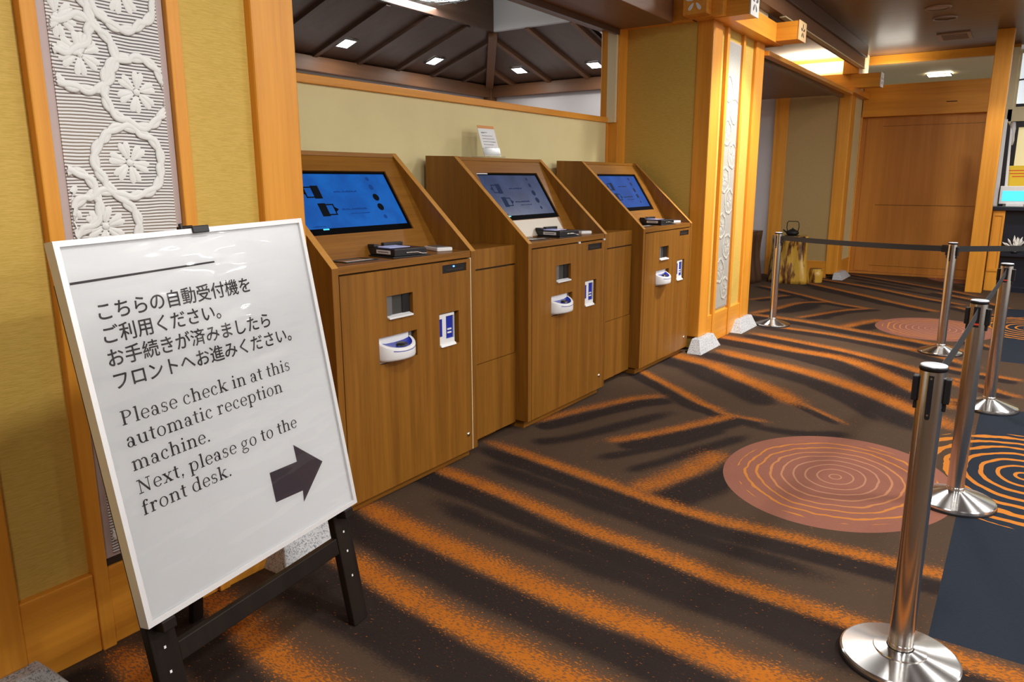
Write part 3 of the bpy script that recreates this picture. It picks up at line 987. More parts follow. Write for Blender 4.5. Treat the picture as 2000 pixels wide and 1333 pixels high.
downlight(8.28, 5.55, zs(8.28)-.006, ns, .15, 'square downlight just right of the hip rafter')
downlight(8.34, 4.50, zs(8.34)-.006, ns, .15, 'square downlight half hidden by the partition post')
downlight(15.0, 1.52, 3.225, (0, 0, -1), .34, 'square downlight glowing in the gap above the sliding door')
for (x, y, z) in ((5.73, 5.9, 2.80), (7.13, 5.9, 2.80), (8.2, 5.5, 2.78), (8.25, 4.5, 2.78)):
    area('downlight_beam', (x, y, z), .12, 3.5, (1, .96, .9))
area('downlight_beam', (15.0, 1.52, 3.2), .25, 18, (1, .97, .92))
# luminous ceiling light
t = thing('paper_ceiling_light', 'large bright white ceiling light cut by the top edge of the picture', 'ceiling light', (5.92, 4.95, 3.325))
MB().lathe([(.0001, -.10), (.22, -.095), (.36, -.07), (.43, -.03), (.45, .02), (.45, .18)], (0, 0, 0), 40).build('diffuser', M['domewhite'], t)
lat = MB()
for k in range(-2, 3):
    w = math.sqrt(max(.01, .34**2-(k*.14)**2))
    lat.box(k*.14-.003, -w, -.106, k*.14+.003, w, -.1005)
    lat.box(-w, k*.14-.003, -.106, w, k*.14+.003, -.1005)
lat.build('lattice', M['grey'], t)

# ------------------------------------------------------------------ check-in kiosks
KW = .995
def seg(x0, x1, y0, y1):
    return (x0, x1, y0, y1)
def kiosk(x0, label, scr, icon, txt, extra):
    t = thing('check_in_kiosk', label, 'kiosk', (x0, 2.38, 0), 0, 'automatic check in kiosks')
    K, KX, KY = M['kiosk_z'], M['kiosk_x'], M['kiosk_y']
    prof = [(0, .05), (.77, .05), (.77, 1.652), (.545, 1.645), (0, 1.137)]
    for a, b in ((0, .036), (KW-.036, KW)):
        sd = MB().prism(prof, 'x', a, b).build('side_panel', K, t, .0015)
        # lighter band paints the light caught by the sloping edge
        dy, dz = .545, 1.645-1.137
        L = math.hypot(dy, dz)
        ny, nz = -dz/L*.0015, dy/L*.0015
        MB().prism([(0, 1.137), (.545, 1.645), (.545+ny, 1.645+nz), (ny, 1.137+nz)], 'x', a, b).build('edge_band', M['edge'], sd)
    MB().box(.02, .045, 0, KW-.02, .74, .05).build('plinth', KX, t)
    MB().box(.036, .745, .05, KW-.036, .765, 1.64).build('back_panel', K, t)
    MB().box(.036, .53, 1.622, KW-.036, .768, 1.643).build('top_panel', KX, t)
    MB().box(.036, .004, 1.108, KW-.036, .24, 1.143).build('shelf', KX, t, .002)
    # door with cut-outs
    holes = [(.722, .916, 1.044, 1.085), (.320, .498, .878, .981), (.260, .520, .668, .795), (.690, .846, .672, .843)]
    d = MB().slab_holes(.040, KW-.046, .052, 1.101, holes, lambda x, z, k: (x, .0 if k == 0 else .026, z)).build('door', K, t)
    MB().lathe([(.0001, .006), (.010, .006), (.012, 0)], (0, 0, 0), 16).build('lock', M['brass'], d).matrix_local = Matrix.Translation((.912, 0, .147)) @ Matrix.Rotation(R(90), 4, 'X')
    MB().box(.036, .027, .052, KW-.036, .034, 1.108).build('door_backing', M['gap'], t)
    es = MB().box(KW-.046, .003, .05, KW-.036, .03, 1.105).build('edge_strip', M['edge'] if not extra else M['cream'], t)
    if extra:
        es['label'] = 'pale strip along the right edge of the door'
    # card slot
    s = MB().box(.724, .006, 1.046, .914, .026, 1.083).build('card_slot', M['black'], t)
    MB().box(.75, .003, 1.056, .89, .006, 1.060).build('slot_mouth', M['gap'], s)
    if extra:
        MB().box(.812, .002, 1.070, .822, .006, 1.077).build('indicator_light', M['led'], s)
    # receipt window: deep dark recess with a pale lip
    w = MB()
    w.box(.322, .020, .880, .496, .026, .979)
    w = w.build('receipt_window', M['darkgrey'], t)
    MB().box(.322, .008, .89, .362, .020, .979).build('metal_side', M['grey'], w)
    MB().box(.44, .016, .886, .492, .021, .976).build('shutter', M['black'], w)
    MB().prism([(-.012, .872), (.02, .876), (.02, .888), (-.012, .880)], 'x', .325, .488).build('lip', M['white'], w, .002)
    # coin tray: white half-round bowl standing out of its opening
    MB().box(.262, .012, .670, .470, .026, .793).build('tray_plate', M['white'], t)
    MB().box(.472, .014, .690, .494, .024, .790).build('tray_guide', M['grey'], t)
    cx, rx, ry = .375, .115, .080
    def tilt(m_):
        # the rim dips towards the user
        out = []
        for (x_, y_, z_) in m_.v:
            d_ = max(0.0, .012-y_)
            t_ = (z_-.678)/.094
            out.append((x_, y_, z_+d_*(.10*(1-t_)-.42*t_)))
        m_.v = out
        return m_
    n = 28
    tray = MB()
    tray.lathe([(.88, .678), (.97, .684), (1.0, .696), (1.0, .764), (.975, .770), (.93, .772), (.84, .770)], (cx, .012, 0), n, math.pi, 2*math.pi, True, rx, ry)
    tray.lathe([(.0001, .678), (.88, .678)], (cx, .012, 0), n, math.pi, 2*math.pi, False, rx, ry)
    tray = tilt(tray).build('coin_tray', M['white'], t)
    tilt(MB().lathe([(.86, .7695), (.80, .765), (.5, .759), (.0001, .757)], (cx, .012, 0), n, math.pi, 2*math.pi, True, rx, ry)).build('bowl', M['blue'], tray)
    tilt(MB().lathe([(.0001, .767), (.9, .766), (1, .760)], (cx+.012, -.022, 0), 16, 0, 2*math.pi, True, .034, .020)).build('coin_mark', M['black'], tray)
    tilt(MB().lathe([(1.004, .748), (1.004, .754)], (cx, .012, 0), n, math.pi*1.28, math.pi*1.95, True, rx, ry)).build('groove', M['blue'], tray)
    # note reader
    rd = MB()
    rd.slab_holes(.692, .815, .676, .838, [(.748, .811, .706, .824)], lambda x, z, k: (x, .006 if k == 0 else .020, z))
    rd.prism([(-.010, .670), (.02, .672), (.02, .690), (-.004, .682)], 'x', .694, .815)
    rd = rd.build('note_reader', M['white'], t, .003)
    MB().box(.745, .014, .70, .815, .026, .83).build('reader_window', M['blue'], rd)
    MB().box(.697, .004, .725, .715, .007, .815).build('reader_panel', M['blue'], rd)
    for zz in (.732, .750):
        MB().box(.765, .010, zz, .796, .014, zz+.008).build('reader_mark', M['white'], rd)
    # sloping screen panel
    B0 = Vector((0, .222, 1.143)); B1 = Vector((0, .548, 1.643))
    sl = (B1-B0); SL = sl.length; sl.normalize()
    nn = Vector((0, -sl.z, sl.y))   # towards the user
    def F(x, s_, k):
        p = B0+sl*s_-nn*(.018*k)
        return (x, p.y, p.z)
    hole = (.146, .847, .132, .485)
    MB().slab_holes(.036, KW-.036, 0, SL, [hole], F).build('screen_panel', KX, t)
    def Q(x, s_, d_):
        p = B0+sl*s_+nn*d_
        return (x, p.y, p.z)
    def slab(x0_, x1_, s0, s1, d0, d1):
        m_ = MB()
        vs_ = [Q(x, s_, d_) for d_ in (d0, d1) for (x, s_) in ((x0_, s0), (x1_, s0), (x1_, s1), (x0_, s1))]
        m_.add(vs_, [(3, 2, 1, 0), (4, 5, 6, 7), (0, 1, 5, 4), (1, 2, 6, 5), (2, 3, 7, 6), (3, 0, 4, 7)])
        return m_
    mon = slab(.140, .853, .126, .491, -.050, -.0185).build('monitor', M['black'], t)
    bz = MB()
    for (a, b, c, d_) in ((.147, .846, .133, .170), (.147, .846, .474, .484), (.147, .158, .17, .474), (.836, .846, .17, .474)):
        q = slab(a, b, c, d_, -.0185, -.008)
        bz.add(q.v, q.f)
    bz.build('bezel', M['bezel'], mon)
    sc = slab(.158, .836, .170, .474, -.0185, -.014).build('display', scr, mon)
    dz_ = -.0135
    def flat(polys):
        m_ = MB()
        for pl in polys:
            m_.add([Q(x, s_, dz_) for x, s_ in pl], [tuple(range(len(pl)))])
        return m_
    def rot_poly(cx_, cs, pts, a):
        c, s_ = math.cos(a), math.sin(a)
        return [(cx_+x*c-y*s_, cs+x*s_+y*c) for x, y in pts]
    for (cx_, cs, dirn) in ((.322, .372, -1), (.318, .274, 1)):
        e = cx_+dirn*.024
        b0, b1 = cx_+dirn*.030, cx_+dirn*.068
        q = [[(cx_-.024, cs-.036), (cx_+.024, cs-.036), (cx_+.024, cs+.036), (cx_-.024, cs+.036)]]
        for z0, z1 in ((cs+.024, cs+.031), (cs-.031, cs-.024)):
            q.append([(min(e, b1), z0), (max(e, b1), z0), (max(e, b1), z1), (min(e, b1), z1)])
        q.append([(b1-.004, cs-.031), (b1+.004, cs-.031), (b1+.004, cs+.031), (b1-.004, cs+.031)])
        q.append([(b1, cs-.016), (b1+dirn*.026, cs), (b1, cs+.016)][::dirn])
        flat(q).build('display_icon', icon, sc)
    for k, (cx_, cs) in enumerate(((.700, .445), (.700, .395), (.700, .335), (.700, .278), (.700, .220))):
        rr = (.012, .016, .021, .021, .012)[k]
        flat([[(cx_+rr*math.cos(2*math.pi*i/16), cs+rr*math.sin(2*math.pi*i/16)) for i in range(16)]]).build('display_icon', icon if k in (2, 3) else txt, sc)
    random.seed(3)
    for (xa, cs, n_, hh) in ((.43, .368, 9, .012), (.43, .268, 10, .011), (.47, .245, 8, .006), (.20, .182, 5, .007)):
        tops = [(xa+i*.009, cs+hh*random.uniform(.25, 1)) for i in range(2*n_)]
        flat([[tops[i+1], tops[i], (tops[i][0], cs), (tops[i+1][0], cs)] for i in range(2*n_-1)]).build('display_text', txt, sc)
    # LED bar on the lower bezel
    slab(.25, .285, .162, .1685, -.008, -.0065).build('power_light', M['cyan'], mon)
    if scr is M['scr2']:
        slab(.147, .1535, .33, .4835, -.008, -.0065).build('bezel_highlight', M['white'], mon)  # white strips paint a highlight on the upper left bezel corner
        slab(.1535, .27, .4765, .4835, -.008, -.0065).build('bezel_highlight', M['white'], mon)
        p = slab(.10, .80, .008, .127, .0005, .002).build('cover_plate', M['greybeige'], t)
        p['label'] = 'grey beige plate under the display'
        for cx_ in (.60, KW-.05):
            MB().box(cx_-.008, -.006, 1.098, cx_+.010, .004, 1.110).build('white_clip', M['white'], t)
    return t
K1 = kiosk(2.139, 'wood veneer check-in kiosk with bright blue screen, nearest the white sign', M['scr1'], M['icon1'], M['text1'], True)
K2 = kiosk(3.645, 'middle wood veneer kiosk with dim grey screen and pale plate below it', M['scr2'], M['icon2'], M['text2'], False)
K3 = kiosk(5.230, 'farthest wood veneer kiosk with deep blue screen, beside the lit pillar', M['scr3'], M['icon2'], M['text2'], False)

def filler(x0, x1, label):
    t = thing('filler_cabinet', label, 'cabinet', (x0, 2.47, 0), 0, 'low cabinets between the kiosks')
    w = x1-x0
    MB().box(.002, .02, .04, w-.002, .66, 1.128).build('body', M['kiosk_z'], t)
    MB().box(.002, 0, 1.022, w-.002, .02, 1.13).build('fascia', M['kiosk_z'], t)
    MB().box(.002, 0, .483, w-.012, .02, 1.012).build('upper_door', M['kiosk_z'], t)
    MB().box(.002, 0, .04, w-.002, .02, .479).build('lower_door', M['kiosk_z'], t)
    MB().box(.002, .015, .47, w-.002, .0195, 1.03).build('gap_shade', M['gap'], t)  # dark sheet paints the shade in the joints between the doors
    MB().box(.002, .06, 0, w-.13, .6, .04).build('plinth', M['kiosk_x'], t)
    return t
filler(3.136, 3.643, 'low wood cabinet between the nearest and middle kiosk')
filler(4.642, 5.228, 'low wood cabinet between the middle and farthest kiosk')

# things on the kiosk shelves
SHZ = 1.1435
def passport_reader(x, where):
    t = thing('document_reader', 'black document reader with lit glass on the %s kiosk shelf' % where, 'scanner', (x, 2.525, SHZ), R(-8), 'black document readers on the kiosks')
    MB().box(-.115, -.125, 0, .115, .10, .006).build('base_plate', M['black'], t, .002)
    b = MB()
    b.prism([(-.10, .006), (.10, .006), (.10, .030), (.095, .042), (-.10, .042)], 'y', -.115, .09)
    b = b.build('body', M['black'], t, .004)
    MB().box(-.10, .04, .042, -.07, .09, .056).build('guide', M['black'], t, .003)
    MB().box(-.02, .065, .042, .10, .09, .058).build('hood', M['black'], t, .003)
    MB().box(-.075, -.05, .0422, .05, .062, .044).build('glass', M['paperblue'], t)
    lb = MB().box(-.1012, -.085, .016, -.1002, .02, .034).build('label', M['paper'], t)
    MB().box(-.1016, -.07, .023, -.1011, .008, .027).build('label_text', M['grey'], lb)
    st = MB()
    pts = [(-.03+.13*i/14, -.1165, .012+.012*(1/(1+math.exp(-(i-9)*1.6)))*0+.010*(1/(1+math.exp((i-9)*1.4)))) for i in range(15)]
    st.tube(pts, .0028, 6)
    st.build('silver_line', M['brass'], t)
    return t
def ic_reader(x, where):
    t = thing('card_reader', 'small white card reader with dark pad at the right of the %s kiosk shelf' % where, 'card reader', (x, 2.525, SHZ), R(-22), 'white card readers on the kiosks')
    MB().box(-.045, -.075, 0, .045, .075, .020).build('body', M['white'], t, .005)
    MB().box(-.033, -.055, .0201, .033, .055, .0225).build('pad', M['grey'], t, .001)
    return t
def plate(x, where):
    t = thing('reading_plate', 'flat black edged reflective plate at the left of the %s kiosk shelf' % where, 'plate', (x, 2.515, SHZ), R(-2), 'flat plates on the kiosk shelves')
    MB().slab_holes(-.095, .095, -.062, .062, [(-.086, .086, -.053, .053)], lambda a, c, k: (a, c, .004 if k == 0 else 0)).build('frame', M['black'], t)
    MB().box(-.086, -.053, .0005, .086, .053, .002).build('pane', M['plate'], t)
    MB().box(-.084, -.051, .002, .084, -.020, .0034).build('white_strip', M['white'], t)
    return t
for x0, w in ((2.139, 'nearest'), (3.645, 'middle'), (5.230, 'farthest')):
    passport_reader(x0+.545, w)
    ic_reader(x0+.865, w)
    plate(x0+.255, w)

# small notice in a clear stand on the middle kiosk
t = thing('notice_stand', 'small printed notice in a clear acrylic stand on the middle kiosk', 'notice', (4.185, 3.02, 1.6525), R(-4))
ln = R(18)
def NQ(x, z, d=0):
    return (x, z*math.sin(ln)+d*math.cos(ln), z*math.cos(ln)-d*math.sin(ln)+.002)
def nslab(x0, x1, z0, z1, d0, d1):
    m_ = MB()
    vs_ = [NQ(x, z, d) for d in (d0, d1) for (x, z) in ((x0, z0), (x1, z0), (x1, z1), (x0, z1))]
    return m_.add(vs_, [(0, 1, 2, 3), (7, 6, 5, 4), (4, 5, 1, 0), (5, 6, 2, 1), (6, 7, 3, 2), (7, 4, 0, 3)])
M['acrylic'] = plain('clear_acrylic', (.85, .85, .83), .08)
M['acrylic'].node_tree.nodes['Principled BSDF'].inputs['Transmission Weight'].default_value = .9
sheet = nslab(-.085, .085, .012, .215, 0, .002).build('printed_sheet', M['paper'], t)
nslab(-.085, .085, .195, .215, -.001, 0).build('orange_heading', plain('orange_print', (.70, .30, .08), .6), sheet)
tx = MB()
for k, (z, a, b) in enumerate(((.165, -.06, .0), (.162, -.06, -.03), (.142, -.06, .05), (.122, -.06, .06), (.102, -.06, .055), (.1, .03, .07), (.082, -.06, .04), (.06, -.06, .06))):
    q = nslab(a, b, z, z+.005, -.0012, 0)
    tx.add(q.v, q.f)
tx.build('print_lines', M['grey'], sheet)
nslab(-.088, .088, .0, .06, -.004, -.002).build('front_lip', M['acrylic'], t)
MB().box(-.10, -.03, 0, .10, .10, .003).build('foot', M['acrylic'], t)

# ------------------------------------------------------------------ sign on its easel
h = Vector((.9942, .108, 0)).normalized()
s_up = Vector((-.063, .154, .986))
s_up = (s_up-h*s_up.dot(h)).normalized()
rr = R(-1.3)
hx = (h*math.cos(rr)-s_up*math.sin(rr)).normalized()
sz = (h*math.sin(rr)+s_up*math.cos(rr)).normalized()
sy = sz.cross(hx).normalized()
root_p = Vector((1.262, 1.738, .4125))
SM = Matrix((hx, sy, sz)).transposed().to_4x4()
SM.translation = root_p
SW, SH = .805, .974
sg = thing('sign_board', 'white framed notice board with Japanese and English check-in text and an arrow', 'sign', mat=SM)
fwid = .014
MB().slab_holes(-SW/2, SW/2, 0, SH, [(-SW/2+fwid, SW/2-fwid, fwid, SH-fwid)], lambda x, z, k: (x, 0 if k == 0 else .034, z)).build('frame', M['frame'], sg, .003)
MB().box(-SW/2+.005, .012, .005, SW/2-.005, .020, SH-.005).build('backing_board', M['white'], sg)
sheet = MB().box(-SW/2+fwid, .0085, fwid, SW/2-fwid, .012, SH-fwid).build('printed_sheet', M['paper'], sg)
YT = .0080
def SP(u, v, y=YT):      # u from the left edge, v down from the top edge
    return (u-SW/2, y, SH-v)
def quadmesh(pls, name, mat):
    m_ = MB()
    for pl in pls:
        m_.add([SP(*p) for p in pl], [tuple(range(len(pl)))])
    return m_.build(name, mat, sheet)
quadmesh([[(.021, .1045), (.021, .0985), (.441, .0955), (.441, .1005)][::-1]], 'rule_line', M['ink'])
quadmesh([[(.474, .742), (.587, .747), (.586, .692), (.693, .785), (.582, .879), (.587, .843), (.475, .836)]], 'arrow', M['arrow'])

def jtext(body, u, v, adv):
    cu = bpy.data.curves.new('lettering', 'FONT')
    cu.body = body
    cu.size = adv/.97
    o = bpy.data.objects.new('lettering', cu)
    COL.objects.link(o)
    bpy.context.view_layer.update()
    dg = bpy.context.evaluated_depsgraph_get()
    me = bpy.data.meshes.new_from_object(o.evaluated_get(dg))
    bpy.data.objects.remove(o)
    n = len(me.vertices)
    co = np.zeros(n*3, 'f')
    me.vertices.foreach_get('co', co)
    co = co.reshape(-1, 3)
    out = np.stack([co[:, 0]+u-SW/2, np.full(n, YT), SH-v+co[:, 1]], -1).astype('f')
    # heavier weight: the same outlines laid four times, a hair apart
    fs = [tuple(p.vertices) for p in me.polygons]
    vs, ff = [], []
    for k, (du, dv) in enumerate(((-.0006, 0), (.0006, 0), (0, -.0006), (0, .0006))):
        vs += [(float(x)+du, float(y)-.00001*k, float(z)+dv) for x, y, z in out]
        ff += [tuple(i+k*n for i in f) for f in fs]
    bpy.data.meshes.remove(me)
    me = bpy.data.meshes.new('lettering')
    me.from_pydata(vs, [], ff)
    me.materials.clear()
    me.materials.append(M['ink'])
    me.update()
    q = bpy.data.objects.new('lettering', me)
    COL.objects.link(q)
    q.parent = sheet
    return q
for body, v in (('こちらの自動受付機を', .1965), ('ご利用ください。', .2545), ('お手続きが済みましたら', .3125), ('フロントへお進みください。', .3705)):
    jtext(body, .064, v, .0475)

# a small book serif drawn from strokes for the English lines (em units, x-height .48, caps .68)
XH, CH, AS, DS = .48, .68, .72, -.22
ST, TH = .098, .046
def g_rect(x0, y0, x1, y1):
    return [[(x0, y0), (x1, y0), (x1, y1), (x0, y1)]]
def g_serif(x, y, up=1, l=.065, r=.065):
    return g_rect(x-ST/2-l, y if up > 0 else y-TH, x+ST/2+r, y+TH if up > 0 else y)
def g_stem(x, y0, y1, bot=True, flag=True):
    o = g_rect(x-ST/2, y0, x+ST/2, y1)
    if bot:
        o += g_serif(x, y0)
    if flag:
        o += [[(x-ST/2-.075, y1-.055), (x-ST/2, y1-.065), (x+ST/2, y1), (x-ST/2-.01, y1), (x-ST/2-.075, y1-.025)]]
    return o
def g_arc(cx, cy, rx, ry, a0, a1, tv=ST, th=TH, n=22):
    o = []
    def P(a, k):
        c, s_ = math.cos(a), math.sin(a)
        return (cx+c*(rx-(tv if k else 0)), cy+s_*(ry-(th if k else 0)))
    for i in range(n):
        a, b = R(a0+(a1-a0)*i/n), R(a0+(a1-a0)*(i+1)/n)
        q = [P(a, 0), P(b, 0), P(b, 1), P(a, 1)]
        o.append(q)
    return o
def g_line(x0, y0, x1, y1, w):
    d = math.hypot(x1-x0, y1-y0)
    nx_, ny_ = -(y1-y0)/d*w/2, (x1-x0)/d*w/2
    return [[(x0+nx_, y0+ny_), (x0-nx_, y0-ny_), (x1-nx_, y1-ny_), (x1+nx_, y1+ny_)]]
def g_dot(x, y, r):
    return [[(x+r*math.cos(2*math.pi*i/14), y+r*math.sin(2*math.pi*i/14)) for i in range(14)]]
def arch(x0, x1, bot=True):
    c, rx = (x0-ST/2+x1+ST/2)/2+.02, (x1-x0+ST)/2-.02
    return g_arc(c, XH-.19, rx, .20, 0, 140) + g_rect(x1-ST/2, 0, x1+ST/2, XH-.19) + (g_serif(x1, 0) if bot else [])
GL = {
    'i': (.33, g_stem(.17, 0, XH) + g_dot(.16, .645, .055)),
    'l': (.33, g_stem(.17, 0, AS)),
    'h': (.64, g_stem(.16, 0, AS) + arch(.16, .49)),
    'n': (.64, g_stem(.16, 0, XH) + arch(.16, .49)),
    'm': (.95, g_stem(.16, 0, XH) + arch(.16, .475) + arch(.475, .79)),
    'u': (.64, g_stem(.15, .17, XH, False) + g_arc(.31, .20, .20, .21, 180, 320) + g_stem(.48, 0, XH, False) + g_rect(.48, 0, .58, TH)),
    'r': (.47, g_stem(.16, 0, XH) + g_arc(.33, XH-.17, .15, .18, 60, 170, .06, .05) + g_dot(.385, XH-.065, .052)),
    't': (.38, g_rect(.13, .10, .13+ST, .62) + g_rect(.03, XH-TH, .34, XH) + g_arc(.265, .12, .135, .13, 180, 300, ST, .045)),
    'o': (.57, g_arc(.285, XH/2, .235, XH/2+.012, 0, 360, .082, .034, 40)),
    'c': (.50, g_arc(.275, XH/2, .225, XH/2+.012, 55, 318, .082, .038, 34) + g_dot(.385, XH-.105, .05)),
    'e': (.52, g_arc(.27, XH/2, .225, XH/2+.012, 0, 322, .080, .036, 36) + g_rect(.10, XH/2-.005, .485, XH/2+.03)),
    'a': (.54, g_rect(.33, .06, .33+ST, XH-.15) + g_arc(.24, XH-.155, .17, .165, 0, 160, ST, .038) + g_dot(.12, XH-.11, .048) + g_arc(.22, .135, .165, .145, 0, 360, .075, .034, 30) + g_arc(.45, .075, .12, .085, 190, 300, .07, .035, 8)),
    's': (.46, g_arc(.22, XH-.125, .15, .137, 40, 270, .07, .040, 22) + g_arc(.225, .128, .165, .140, -140, 90, .07, .040, 22) + g_rect(.345, XH-.15, .375, XH-.02) + g_rect(.055, .02, .085, .15) + g_line(.20, .285, .25, .235, .07)),
    'p': (.62, g_stem(.15, DS, XH) + g_arc(.33, XH/2, .235, XH/2+.012, -150, 150, .082, .036, 32)),
    'd': (.62, g_stem(.46, 0, AS, False) + g_rect(.46, 0, .57, TH) + g_arc(.285, XH/2, .235, XH/2+.012, 30, 330, .082, .036, 32)),
    'g': (.56, g_arc(.25, .315, .185, .175, 0, 360, .070, .034, 32) + g_line(.37, .43, .50, .455, .05) + g_arc(.25, .075, .18, .085, 90, 200, .06, .036, 14) + g_arc(.26, -.085, .22, .135, 0, 360, .055, .040, 32) + g_rect(.15, -.005, .36, .055)),
    'k': (.62, g_stem(.16, 0, AS) + g_line(.18, .19, .46, XH-.02, .04) + g_line(.27, .26, .50, .02, ST) + g_rect(.38, XH-TH, .57, XH) + g_rect(.40, 0, .61, TH)),
    'x': (.58, g_line(.11, XH-.02, .46, .02, ST) + g_line(.12, .02, .45, XH-.02, .04) + g_rect(.02, XH-TH, .23, XH) + g_rect(.36, XH-TH, .55, XH) + g_rect(.02, 0, .22, TH) + g_rect(.35, 0, .56, TH)),
    'f': (.38, g_stem(.15, 0, AS-.13, True, False) + g_arc(.26, AS-.13, .15, .135, 60, 180, ST, .042) + g_dot(.335, AS-.065, .048) + g_rect(.03, XH-TH, .33, XH)),
    'P': (.66, g_rect(.13, 0, .13+ST+.01, CH) + g_serif(.175, 0) + g_serif(.175, CH, -1, .07, .0) + g_arc(.30, CH-.185, .29, .185, -90, 90, .085, .038, 24) + g_rect(.20, CH-TH, .31, CH) + g_rect(.20, CH-.37, .31, CH-.37+TH)),
    'N': (.80, g_rect(.15, 0, .19, CH) + g_rect(.60, 0, .64, CH) + g_line(.16, CH-.02, .62, .03, .09) + g_rect(.05, 0, .29, TH) + g_rect(.04, CH-TH, .22, CH) + g_rect(.50, CH-TH, .74, CH)),
    '.': (.26, g_dot(.12, .045, .055)),
    ',': (.26, g_dot(.12, .045, .055) + [[(.17, .045), (.10, -.12), (.07, -.11), (.11, .0)]]),
    ' ': (.25, []),
}
def etext(body, u, v, size, track):
    m_ = MB()
    x = u
    k = 0
    for ch in body:
        w, pl = GL[ch]
        for p in pl:
            pts = [SP(x+a*size, v-b*size, YT-.00002*(k % 5)) for a, b in p]
            ar = sum(p[i][0]*p[(i+1) % len(p)][1]-p[(i+1) % len(p)][0]*p[i][1] for i in range(len(p)))
            m_.add(pts if ar > 0 else pts[::-1], [tuple(range(len(pts)))])
            k += 1
        x += w*size*track
    m_.build('lettering', M['ink'], sheet)
    return x
nat = sum(GL[c][0] for c in 'Please check in at this')
SZ = .0535
TR = .578/(nat*SZ)
for body, v in (('Please check in at this', .463), ('automatic reception', .521), ('machine.', .582), ('Next, please go to the', .643), ('front desk.', .699)):
    etext(body, .062, v, SZ, TR)
MB().add([SP(fwid, fwid, .0045), SP(SW-fwid, fwid, .0045), SP(SW-fwid, SH-fwid, .0045), SP(fwid, SH-fwid, .0045)], [(3, 2, 1, 0)]).build('clear_film', M['film'], sg)

# easel
EM = SM.copy()
drop = root_p.z/sz.z
EM.translation = root_p-sz*drop
ea = thing('easel', 'black wooden folding easel holding the white notice board', 'easel', mat=EM)
for a, b in ((-.388, -.312), (.314, .386)):
    leg = MB().prism([(a, .0), (a+.012, -.002), (b-.012, -.002), (b, .006), (b, drop+SH*.9), (a, drop+SH*.9)], 'y', .036, .066).build('leg', M['easel'], ea, .004)
    for zz in (.17, .26, .33):
        MB().box((a+b)/2-.005, .0345, zz, (a+b)/2+.001, .0365, zz+.007).build('peg_hole', M['paper'], leg)
    MB().box((a+b)/2-.02, -.006, drop-.03, (a+b)/2+.02, .036, drop-.001).build('support_peg', M['easel'], ea, .003)
MB().box(-.312, .039, drop-.150, .314, .064, drop-.094).build('crossbar', M['easel'], ea, .003)
MB().box(-.312, .039, drop+.62, .314, .06, drop+.68).build('crossbar', M['easel'], ea, .003)
MB().box(-.02, .040, drop+.60, .02, .062, drop+SH+.012).build('centre_strut', M['easel'], ea, .003)
inv = EM.inverted()
foot = inv @ Vector((1.305, 2.235, 0.0))
top = Vector((0, .08, drop+SH*.9))
MB().bar(tuple(foot), tuple(top), .045, .025).build('rear_leg', M['easel'], ea, .004)
cl = MB()
cl.box(-.020, -.006, drop+SH-.014, .034, .062, drop+SH+.006)
cl.tube([(-.028, .03, drop+SH-.01), (-.030, .03, drop+SH+.018)], .006, 8)
cl.build('clip', M['black'], ea, .003)

